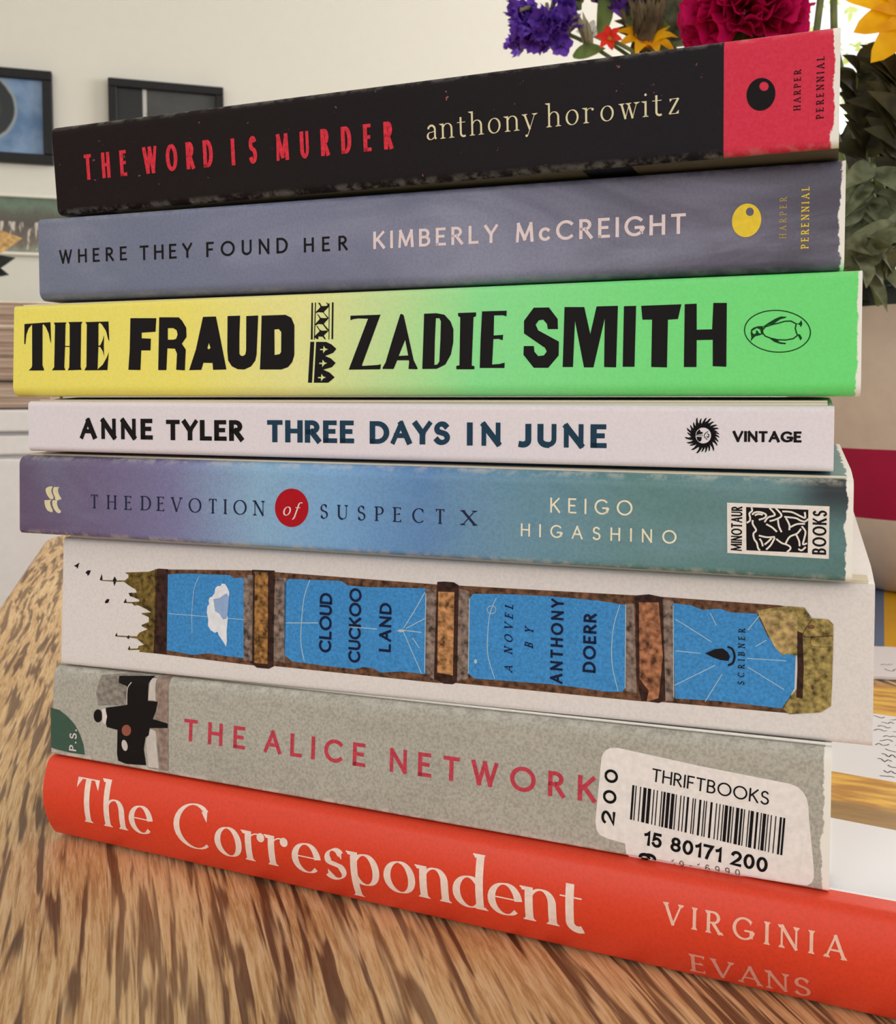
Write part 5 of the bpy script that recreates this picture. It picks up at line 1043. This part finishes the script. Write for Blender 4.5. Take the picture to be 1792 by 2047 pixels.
bm = bmesh.new(); blade(bm, (.02, -.01, .05), (.158, -.03, .098), .06, (0, -1, .2), .05); blade(bm, (.03, -.03, .09), (.145, -.035, .060), .05, (0, -1, 0), -.1); bm_obj('dark_leaf', bm, BLACKLEAF, pt, True)

FRAMEBLACK = plain('black_frame_wood', rgb(26, 25, 26), .45, .3, .05, 80)
def picture(name, x0, x1, z0, z1, fw, fmat, label, build, depth=.022):
    t = thing(name, ((x0 + x1) / 2, YW - .001, z0), 0, label, 'picture frame')
    w, h = x1 - x0, z1 - z0
    bm = bmesh.new()
    add_box(bm, -w / 2, w / 2, -depth, 0, 0, fw, .002, 1); add_box(bm, -w / 2, w / 2, -depth, 0, h - fw, h, .002, 1)
    add_box(bm, -w / 2, -w / 2 + fw, -depth, 0, fw, h - fw, .002, 1); add_box(bm, w / 2 - fw, w / 2, -depth, 0, fw, h - fw, .002, 1)
    bm_obj('frame', bm, fmat, t)
    m = build(w, h)
    box_obj('print', -w / 2 + fw * .9, w / 2 - fw * .9, -.010, -.002, fw * .9, h - fw * .9, m, t)
    return t
def pic_blue(w, h):
    t = NT('portrait_print', .3, .3); o = t.obj(); x, y, z = t.xyz(o); n = t.noise(o, 14, 4)
    c = t.mix(t.maprange(n, .3, .7), rgb(88, 120, 158), rgb(134, 160, 192))
    dx = t.math('DIVIDE', t.math('SUBTRACT', x, .028), .085); dz = t.math('DIVIDE', t.math('SUBTRACT', z, .135), .092)
    r = t.math('SQRT', t.math('ADD', t.math('MULTIPLY', dx, dx), t.math('MULTIPLY', dz, dz)))
    r = t.math('ADD', r, t.math('MULTIPLY', t.math('SUBTRACT', n, .5), .15))
    c = t.mix(t.maprange(r, .93, 1.0, 1, 0), c, rgb(150, 160, 162)); c = t.mix(t.maprange(r, .86, .93, 1, 0), c, rgb(46, 50, 52)); c = t.mix(t.maprange(r, .3, .6, 1, 0), c, rgb(96, 100, 100))
    t.color(c); return t.m
def pic_dark(w, h):
    t = NT('night_print', .35, .3); o = t.obj(); x, y, z = t.xyz(o); n = t.noise(o, 30, 3)
    c = t.mix(t.math('GREATER_THAN', x, -.048), rgb(42, 44, 44), t.mix(n, rgb(60, 62, 62), rgb(84, 84, 82)))
    post = t.math('MULTIPLY', t.math('GREATER_THAN', x, -.060), t.math('LESS_THAN', x, -.050))
    c = t.mix(t.math('MULTIPLY', post, t.maprange(n, .3, .5)), c, rgb(190, 190, 184)); t.color(c); return t.m
def pic_paint(w, h):
    t = NT('figures_print', .4, .3); o = t.obj(); x, y, z = t.xyz(o); n = t.noise(t.mapping(o, (40, 1, 22)), 1.0, 4, .6); n2 = t.noise(t.mapping(o, (75, 1, 20), (3, 0, 1)), 1.0, 2)
    c = t.ramp(t.math('ADD', t.math('MULTIPLY', z, 1 / h), t.math('MULTIPLY', t.math('SUBTRACT', n, .5), .35)), [(.05, rgb(150, 156, 140)), (.2, rgb(120, 112, 102)), (.5, rgb(92, 84, 80)), (.7, rgb(98, 100, 88)), (.82, rgb(110, 128, 112)), (1, rgb(90, 104, 88))])
    fig = t.math('MULTIPLY', t.maprange(n2, .54, .62), t.math('MULTIPLY', t.math('LESS_THAN', z, h * .55), t.math('GREATER_THAN', z, h * .1)))
    c = t.mix(fig, c, rgb(206, 196, 184)); t.color(c); return t.m
picture('picture_frame', -.60, -.211, 1.211, 1.442, .0235, FRAMEBLACK, 'black picture frame with a blue picture cut by the left edge, on the back wall', pic_blue)
picture('picture_frame', -.078, .211, 1.19, 1.440, .021, FRAMEBLACK, 'black picture frame with a dark grey picture, on the wall above the top book', pic_dark)
picture('picture_frame', -.352, -.10, .982, 1.134, .0075, plain('white_frame', rgb(238, 234, 222), .4, .3, .02), 'thin white frame around a small painting of figures, low on the wall at left', pic_paint, .016)

# ------------------------------------------------------------------ magazine behind the stack, with the vase standing on it
ma = math.radians(-27.0)
mg = thing('magazine', (.304, .343, .4999), ma, 'white magazine with a blue and yellow picture, lying under the vase behind the books', 'magazine')
MAG = NT('magazine_print', .35, .35)
_o = MAG.obj(); _x, _y, _z = MAG.xyz(_o)
_b = MAG.math('ADD', MAG.math('MULTIPLY', MAG.math('SUBTRACT', _y, .0515), .2535), .0134)
_pic = MAG.mix(MAG.math('GREATER_THAN', _x, _b), rgb(96, 116, 150), rgb(222, 164, 12))
MAG.color(MAG.mix(MAG.math('GREATER_THAN', _y, .0515), rgb(240, 236, 238), _pic))
box_obj('sheets', -.05, .20, 0, .275, 0, .0022, MAG.m, mg, .0006, 1)
rnd = random.Random(3); V, F = [], []
for v in (.018, .0095):
    u = .003
    while u < .19:
        for q in ribbon(smooth_path([(u + .0014 * k, v + rnd.uniform(-.0022, .0022)) for k in range(5)], 3), [.0004] * 13, 0, 0):
            base = len(V); V += [(p.x, p.y, .0023) for p in q]; F.append(tuple(range(base, base + 4)))
        u += .0075
mesh_obj('printed_text', V, F, ink('ink2'), mg, recalc=True)

# ------------------------------------------------------------------ the vase
VX, VY, VZ = .5019, .5115, .5022
CLAY = plain('vase_beige', rgb(206, 188, 172), .6, .25, .03, 60)
MAGENTA = plain('vase_magenta', rgb(164, 6, 60), .5, .3, .03, 60)
DARKRIM = plain('vase_rim_dark', rgb(34, 44, 42), .35, .4, .05, 60)
vs = thing('flower_vase', (VX, VY, VZ), 0, 'beige ceramic vase with a magenta band, half hidden behind the right end of the stack', 'vase')
prof = [(.068, 0), (.074, .003), (.090, .022), (.097, .046), (.0972, .048), (.1002, .0895), (.1003, .0905), (.101, .13), (.100, .172), (.0985, .174), (.099, .183), (.094, .186), (.091, .180), (.091, .06), (.0, .05)]
lathe('body', prof, None, vs, 72, [CLAY, MAGENTA, DARKRIM], lambda j: 1 if j == 4 else (2 if j >= 9 else 0))

# ------------------------------------------------------------------ flowers
def petal_mat(name, c1, c2, rough=.6, trans=.25, scale=90):
    t = NT(name, rough, .2); o = t.obj(); f = t.noise(o, scale, 3.0)
    t.color(t.ramp(f, [(.3, c1), (.7, c2)]))
    t.p.inputs['Subsurface Weight'].default_value = 0.0
    tr = t.n.new('ShaderNodeBsdfTranslucent'); tr.inputs['Color'].default_value = c2
    mx = t.n.new('ShaderNodeMixShader'); mx.inputs[0].default_value = trans
    out = t.n['Material Output']
    t.link(t.p.outputs[0], mx.inputs[1]); t.link(tr.outputs[0], mx.inputs[2]); t.link(mx.outputs[0], out.inputs['Surface'])
    return t.m
PURPLE = petal_mat('statice_purple', rgb(66, 24, 122), rgb(136, 88, 216))
CALYX = petal_mat('statice_calyx', rgb(120, 108, 84), rgb(178, 170, 138), .8, .2)
CALYXD = petal_mat('statice_calyx_brown', rgb(72, 58, 42), rgb(124, 108, 78), .8, .15)
STEM = petal_mat('flower_stem', rgb(84, 100, 58), rgb(136, 150, 98), .6, .1)
LEAF = petal_mat('leaf_green', rgb(62, 84, 40), rgb(120, 140, 78), .5, .3)
SAGE = petal_mat('leaf_sage', rgb(62, 64, 42), rgb(132, 138, 106), .65, .15, 110)
OLIVE = petal_mat('leaf_olive_dark', rgb(28, 26, 18), rgb(70, 68, 42), .6, .12, 90)
CRIMSON = petal_mat('carnation_magenta', rgb(176, 0, 66), rgb(222, 24, 110), .6, .25, 60)
YELLOW = petal_mat('petal_golden', rgb(214, 138, 4), rgb(248, 190, 10), .5, .3, 70)
REDP = petal_mat('petal_red', rgb(206, 24, 20), rgb(236, 60, 40), .5, .3)
WHITEP = petal_mat('petal_white', rgb(226, 226, 216), rgb(250, 250, 244), .6, .3)
PINK = petal_mat('petal_pink', rgb(222, 30, 120), rgb(248, 70, 160), .6, .3)
def cup(bm, c, d, r, lobes, rnd, depth=.6, ruff=.25):
    """ruffled open cup at c, opening along d"""
    c, d = Vector(c), Vector(d).normalized()
    a = d.orthogonal().normalized(); b2 = d.cross(a); ph = rnd.uniform(0, 6.28); n = lobes * 4
    R = []
    for k, (q, hgt) in enumerate(((.12, 0), (.5, .35), (.85, .75), (1.0, 1.0))):
        row = []
        for j in range(n):
            th = ph + 2 * math.pi * j / n
            wob = 1 + (ruff * math.cos(lobes * (th - ph)) + rnd.uniform(-.09, .09)) * q
            hh = hgt * depth + q * q * (.22 * math.cos(2 * lobes * (th - ph)) + rnd.uniform(-.1, .1))
            row.append(bm.verts.new(c + (a * math.cos(th) + b2 * math.sin(th)) * r * q * wob + d * r * hh))
        R.append(row)
    for A, B in zip(R, R[1:]):
        for j in range(n): bm.faces.new((A[j], A[(j + 1) % n], B[(j + 1) % n], B[j]))
def frill(bm, c, d, w, L, rnd):
    c, d = Vector(c), Vector(d).normalized(); a = d.orthogonal().normalized()
    a = (Matrix.Rotation(rnd.uniform(0, 6.28), 3, d) @ a); b2 = d.cross(a); n = 10; rows = []
    for k, t_ in enumerate((0, .4, .75, 1.0)):
        row = []
        for j in range(n + 1):
            s = (j / n - .5) * 2
            ww = w * (.15 + .85 * t_ ** .8)
            h = L * t_ * (1 - .22 * s * s) + (rnd.uniform(-.12, .12) * L * .5 if k == 3 else 0)
            side = math.sin(s * 4.5 + c.x * 900) * w * .28 * t_ ** 1.5
            row.append(bm.verts.new(c + a * (s * ww) + d * h + b2 * (side + (t_ ** 2) * w * .35)))
        rows.append(row)
    for A, B in zip(rows, rows[1:]):
        for j in range(n): bm.faces.new((A[j], A[j + 1], B[j + 1], B[j]))
def stem_to(bm, head, r0=.0016, r1=.0012, toward=None, drop=.06, entry=None):
    """a stem from inside the vase up to the head (local coordinates: the head is the origin)"""
    e = entry or (VX + (head[0] - VX) * .30, VY + (head[1] - VY) * .30, VZ + .10)
    e = Vector(e) - Vector(head)
    m = Vector((e.x * .45, e.y * .45, -drop * .2 + e.z * .05))
    tube(bm, curve3(e, m, (0, 0, 0), 12), r0, r1)
def flower(name, head, label, cat):
    return thing(name, head, 0, label, cat, 'flowers in the vase')
def statice(head, blobs, calmat, label, rnd, leaf=None, bract=None):
    t = flower('statice_flower', head, label, 'flower')
    bp, bc, bs = bmesh.new(), bmesh.new(), bmesh.new()
    for (bx, by, bz, dx, dy, dz, n, spread, r) in blobs:
        d = Vector((dx, dy, dz)).normalized()
        for k in range(n):
            off = Vector((rnd.gauss(0, 1), rnd.gauss(0, 1), rnd.gauss(0, 1))) * spread
            dd = (d + Vector((rnd.uniform(-.8, .8), rnd.uniform(-.8, .8), rnd.uniform(-.8, .8)))).normalized()
            c = Vector((bx, by, bz)) + off
            frill(bp, c - dd * r * .9, dd, r * rnd.uniform(.65, .95), r * rnd.uniform(1.3, 2.0), rnd); cup(bp, c, dd, r * rnd.uniform(.8, 1.1), 5, rnd, .6, .12)
            q = c - dd * r * 1.5
            if dd.x * .3 + dd.y < 0: tube(bc, [q, c - dd * r * .6, c - dd * r * .15], r * .16, r * .34, 6)
        tube(bs, curve3((0, 0, -.012), (bx * .3, by * .3, bz * .4 - .004), Vector((bx, by, bz)) - d * r * 1.3, 6), .0012, .0009, 6)
    for (b0, t0, w) in (bract or []): blade(bc, b0, t0, w, (rnd.uniform(-.5, .5), -1, .2), .1, wav=.02, rnd=rnd)
    bm_obj('petals', bp, PURPLE, t, True); bm_obj('calyx', bc, calmat, t, True)
    stem_to(bs, head)
    bm_obj('stem', bs, STEM, t, True)
    if leaf:
        bl = bmesh.new()
        for (b0, t0, w) in leaf: blade(bl, b0, t0, w, (0, -1, .2), .12, wav=.01, rnd=rnd)
        bm_obj('leaf', bl, LEAF, t, True)
    return t
rnd = random.Random(8)
# the picture's right runs along (0.955, -0.296): offsets below are in metres from each head
E1 = Vector((.955, -.296, 0))
def off(a, z, d=0.0): q = E1 * a + Vector((.296, .955, 0)) * d; return (q.x, q.y, z)
def blob(a, z, d, da, dz, dd, n, spread, r):
    p = off(a, z, d); q = off(da, dz, dd); return (*p, *q, n, spread, r)
statice((.2470, .5535, .8425), [blob(-.018, .004, 0, -1, .1, -.5, 24, .0050, .0062), blob(-.010, -.001, -.004, -.5, -.3, -1, 16, .0040, .0062), blob(-.004, .008, -.003, -.2, .5, -1, 16, .0042, .0062), blob(-.026, -.001, 0, -1, -.2, -.3, 14, .0040, .0058)],
    CALYX, 'purple statice flower head furthest left in the bouquet', rnd, [(off(.004, -.014), off(.024, -.009), .009)], [(off(.014, -.012, .003), off(.002 + .0012 * k, .012 - .003 * (k % 3), -.003), .005) for k in range(9)])
statice((.2540, .5500, .868), [blob(-.010, .004, 0, -.6, .5, -.8, 14, .005, .0062), blob(.002, .002, -.003, .2, .3, -1, 10, .004, .006), blob(-.020, .007, 0, -1, .3, -.5, 9, .004, .006)],
    CALYX, 'purple statice flower head cut by the top edge above the leftmost one', rnd, [(off(.012, -.030), off(.014, .016), .011)])
statice((.2830, .5400, .852), [blob(-.004, .014, 0, -.3, .8, -.6, 14, .005, .006), blob(.006, .020, 0, .2, .8, -.6, 10, .0045, .006), blob(-.012, .013, 0, -.8, .5, -.5, 6, .003, .0055)],
    CALYXD, 'purple statice flower head with a brown calyx, just left of the magenta carnation', rnd, [(off(.018, -.02), off(.014, .004), .010)], [(off(.006 + .006 * math.sin(k * 2.1), -.022 + .003 * math.cos(k * 1.3), .004 * math.sin(k)), off(-.004 + .0016 * k, .010 + .002 * math.sin(k * 3), -.006), .0055) for k in range(16)])
def simple_flower(head, r, npet, mat, cmat, label, rnd, facing=(0, -1, .3), name='small_flower', width=.55, cup_=.18):
    t = flower(name, head, label, 'flower')
    d = Vector(facing).normalized(); a = d.orthogonal().normalized(); b2 = d.cross(a)
    bp, bc, bs = bmesh.new(), bmesh.new(), bmesh.new()
    for k in range(npet):
        th = 2 * math.pi * k / npet + rnd.uniform(-.1, .1)
        v = a * math.cos(th) + b2 * math.sin(th)
        blade(bp, v * r * .12, v * r * rnd.uniform(.9, 1.08) + d * r * rnd.uniform(.05, .3), r * width, d, cup_, wav=.012, rnd=rnd, shape=.7)
    for k in range(26):
        th = rnd.uniform(0, 6.28); q = rnd.uniform(0, .2) * r
        c = (a * math.cos(th) + b2 * math.sin(th)) * q
        tube(bc, [c, c + d * r * .12], r * .045, r * .03, 5)
    bm_obj('petals', bp, mat, t, True); bm_obj('centre', bc, cmat, t, True)
    stem_to(bs, head); bm_obj('stem', bs, STEM, t, True)
    return t
ORANGE = petal_mat('flower_centre_orange', rgb(190, 84, 20), rgb(230, 130, 40))
simple_flower((.2680, .5640, .8480), .009, 7, WHITEP, YELLOW, 'small white flower between the two purple statice heads', rnd, off(-.3, .3, -1))
simple_flower((.2640, .5290, .8325), .0085, 6, REDP, YELLOW, 'small red flower just above the edge of the black book', rnd, off(-.4, .2, -1))
simple_flower((.2890, .5330, .8330), .021, 9, YELLOW, ORANGE, 'yellow flower with an orange centre rising behind the black book', rnd, off(.1, .9, -1), 'yellow_flower', .42)
# carnation: many frilled petals in a ball
t = flower('carnation', (.3330, .4960, .8400), 'magenta carnation above the red end panel of the top book', 'flower')
bp, bc, bs = bmesh.new(), bmesh.new(), bmesh.new()
rnd = random.Random(21)
for k in range(190):
    z = 1 - 1.75 * (k + .5) / 190; rr = math.sqrt(max(0, 1 - z * z)); th = k * 2.39996
    d = Vector((rr * math.cos(th), rr * math.sin(th), z * .8 + .1)).normalized()
    core = d * .010
    frill(bp, core, d, rnd.uniform(.010, .014), rnd.uniform(.020, .030), rnd)
bm_obj('petals', bp, CRIMSON, t, True)
tube(bc, [(0, 0, -.034), (0, 0, -.02), (0, 0, -.004)], .003, .008, 12); bm_obj('calyx', bc, LEAF, t, True)
stem_to(bs, (.3330, .4960, .8400), .002, .0018); bm_obj('stem', bs, STEM, t, True)
# two pale stems whose heads are above the picture
for k, (head, low, lab) in enumerate((((.372, .4700, .905), (.3572, .4652, .8190), 'pale green flower stem leaning right, left one of the crossing pair'), ((.3655, .4640, .910), (.3680, .4630, .8185), 'pale green upright flower stem, right one of the crossing pair'))):
    t = flower('tall_flower', head, lab, 'flower'); bs, bp = bmesh.new(), bmesh.new()
    h = Vector(head); l = Vector(low) - h; e = Vector((VX - .05 + .02 * k, VY - .03, VZ + .1)) - h
    tube(bs, [(0, 0, -.002)] + [tuple(l * q) for q in (.25, .5, .75, 1.0)] + [tuple(l + (e - l) * q + Vector((0, 0, -.018 * math.sin(math.pi * q)))) for q in (.2, .4, .6, .8, 1.0)], .0020, .0021, 10)
    for j in range(14): cup(bp, (rnd.uniform(-.008, .008), rnd.uniform(-.008, .008), rnd.uniform(0, .012)), (rnd.uniform(-1, 1), rnd.uniform(-1, 1), 1), .009, 5, rnd)
    bm_obj('petals', bp, WHITEP if k else PINK, t, True); bm_obj('stem', bs, STEM, t, True)
# golden daisy reaching in from the right edge
t = flower('golden_daisy', (.3723, .4081, .8152), 'golden yellow daisy at the top right edge of the photo', 'flower')
bp, bc, bs = bmesh.new(), bmesh.new(), bmesh.new()
dd = Vector(off(.05, .22, -1)).normalized()
for k in range(13):
    th = 2 * math.pi * k / 13 + .12
    a = Vector(off(1, 0)); b2 = dd.cross(a).normalized(); a = b2.cross(dd)
    v = a * math.cos(th) + b2 * math.sin(th)
    blade(bp, v * .006, v * rnd.uniform(.034, .041) - dd * rnd.uniform(-.003, .006), .0150, dd, .1, wav=.008, rnd=rnd, shape=.55)
for k in range(60):
    th = k * 2.4; q = .008 * math.sqrt(k / 60); c = (a * math.cos(th) + b2 * math.sin(th)) * q
    tube(bc, [c, c + dd * .003], .0009, .0006, 5)
bm_obj('petals', bp, YELLOW, t, True); bm_obj('centre', bc, ORANGE, t, True)
stem_to(bs, (.3723, .4081, .8152), .0022, .002, drop=.1); bm_obj('stem', bs, STEM, t, True)
simple_flower((.3885, .4560, .8115), .0065, 8, PINK, PINK, 'tiny pink flower under the golden daisy', rnd, off(-.3, .2, -1), 'pink_flower')
# leafy sprigs hanging over the vase's rim
def sprig(head, axis, n, L, w, mat, label, rnd, spread=1.0, cupv=.12, stem_r=.0014):
    t = flower('leafy_sprig', head, label, 'sprig'); bl, bs = bmesh.new(), bmesh.new()
    pts = [Vector(p) for p in axis]
    for k in range(n):
        q = (k + .5) / n * (len(pts) - 1); i0 = int(q); f = q - i0
        c = pts[i0] * (1 - f) + pts[min(i0 + 1, len(pts) - 1)] * f
        d = (pts[min(i0 + 1, len(pts) - 1)] - pts[i0]).normalized()
        sgn = 1 if k % 2 else -1
        sd = Vector(off(sgn * spread, rnd.uniform(-.5, .3), rnd.uniform(-.6, .3))).normalized()
        tip = c + (d * .6 + sd * .8).normalized() * L * rnd.uniform(.75, 1.2)
        blade(bl, c, tip, w * rnd.uniform(.8, 1.2), off(rnd.uniform(-.4, .4), .4, -1), cupv, wav=.01, rnd=rnd)
    tube(bs, pts, stem_r, stem_r * .6, 6)
    stem_to(bs, head, stem_r, stem_r)
    bm_obj('leaves', bl, mat, t, True); bm_obj('stem', bs, STEM, t, True)
    return t
rnd = random.Random(14)
sprig((.3192, .5502, .8380), [(0, 0, 0), off(-.008, .012), off(-.004, .026), off(.004, .040)], 16, .026, .018, SAGE, 'grey green leafy sprig between the statice and the magenta carnation', rnd)
sprig((.3141, .5727, .8480), [(0, 0, 0), off(.002, .010), off(.010, .020), off(.016, .034)], 16, .028, .014, OLIVE, 'dark olive leafy sprig behind the yellow flower', rnd)
sprig((.3791, .4479, .7500), [(0, 0, 0), off(-.003, .018), off(-.008, .034), off(-.006, .050)], 20, .022, .012, OLIVE, 'dark leafy sprig standing right of the red end panel', rnd, .7)
sprig((.3746, .4388, .7468), [(0, 0, 0), off(-.002, -.014), off(-.006, -.028), off(-.008, -.042), off(-.010, -.054)], 30, .030, .011, SAGE, 'sage green sprig hanging down beside the slate blue book', rnd, .8)
sprig((.3810, .4271, .7480), [(0, 0, 0), off(.002, .014), off(.000, .028), off(-.002, .044)], 22, .030, .012, OLIVE, 'dark green upright leaves under the golden daisy', rnd, .8)
sprig((.3850, .4140, .7120), [(0, 0, 0), off(-.008, -.006), off(-.018, -.012), off(-.028, -.016), off(-.036, -.018)], 22, .024, .013, SAGE, 'sage green sprig lying across the vase rim beside the green end of a book', rnd, .5)
sprig((.4254, .4964, .7700), [(0, 0, 0), off(-.012, -.014), off(-.020, -.034), off(-.026, -.054), off(-.030, -.078)], 40, .038, .022, OLIVE, 'dark drooping sprig at the right edge above the vase', rnd, .9)
sprig((.4400, .5100, .7900), [(0, 0, 0), off(-.010, -.020), off(-.012, -.044), off(-.016, -.068), off(-.016, -.090)], 40, .036, .022, OLIVE, 'dark leafy sprig spreading over the rim of the vase', rnd, .9)

# ------------------------------------------------------------------ garden outside the window
GRASS = plain('lawn', rgb(120, 140, 70), .9, .1, .1, 20)
tag(box_obj('ground_outside', -4, 12, YW + .13, 14, -.30, -.20, GRASS), kind='structure')
GARDEN = petal_mat('garden_leaf', rgb(176, 196, 76), rgb(236, 240, 130), .6, .45, 5)
TWIG = plain('garden_twig', rgb(140, 150, 110), .8, .1, .1, 30)
def tree(base, crown, n, rnd, label):
    t = thing('garden_tree', base, 0, label, 'tree', 'garden trees beyond the window')
    bl, bs = bmesh.new(), bmesh.new()
    tube(bs, [(0, 0, 0), (.03, 0, 1.0), (0, .03, 1.9)], .07, .04, 8)
    for k in range(26):
        d = Vector((rnd.uniform(-1, 1), rnd.uniform(-.8, .8), rnd.uniform(.0, 1))).normalized()
        tip = Vector((0, 0, 1.7)) + Vector((d.x * crown[0], d.y * crown[1], d.z * crown[2]))
        tube(bs, curve3((0, 0, rnd.uniform(1.0, 1.8)), (d.x * .3, d.y * .3, 1.9), tip, 6), .014, .004, 5)
    for k in range(n):
        d = Vector((rnd.gauss(0, 1), rnd.gauss(0, 1), rnd.gauss(0, 1))).normalized() * rnd.uniform(.2, 1.0) ** .5
        c = Vector((d.x * crown[0], d.y * crown[1], 2.0 + d.z * crown[2]))
        q = Vector((rnd.uniform(-1, 1), rnd.uniform(-1, 1), rnd.uniform(-1, .4))).normalized()
        blade(bl, c, c + q * rnd.uniform(.05, .09), .035, (rnd.uniform(-1, 1), -1, rnd.uniform(-1, 1)), .1, 3)
    bm_obj('foliage', bl, GARDEN, t, False); bm_obj('trunk', bs, TWIG, t, True)
rnd = random.Random(2)
tree((3.6, 4.9, -.2), (1.1, .7, 1.25), 1500, rnd, 'bright yellow green tree outside the window, seen between the flowers')
tree((5.6, 6.9, -.2), (1.2, .8, 1.5), 1300, rnd, 'second yellow green garden tree further right outside the window')
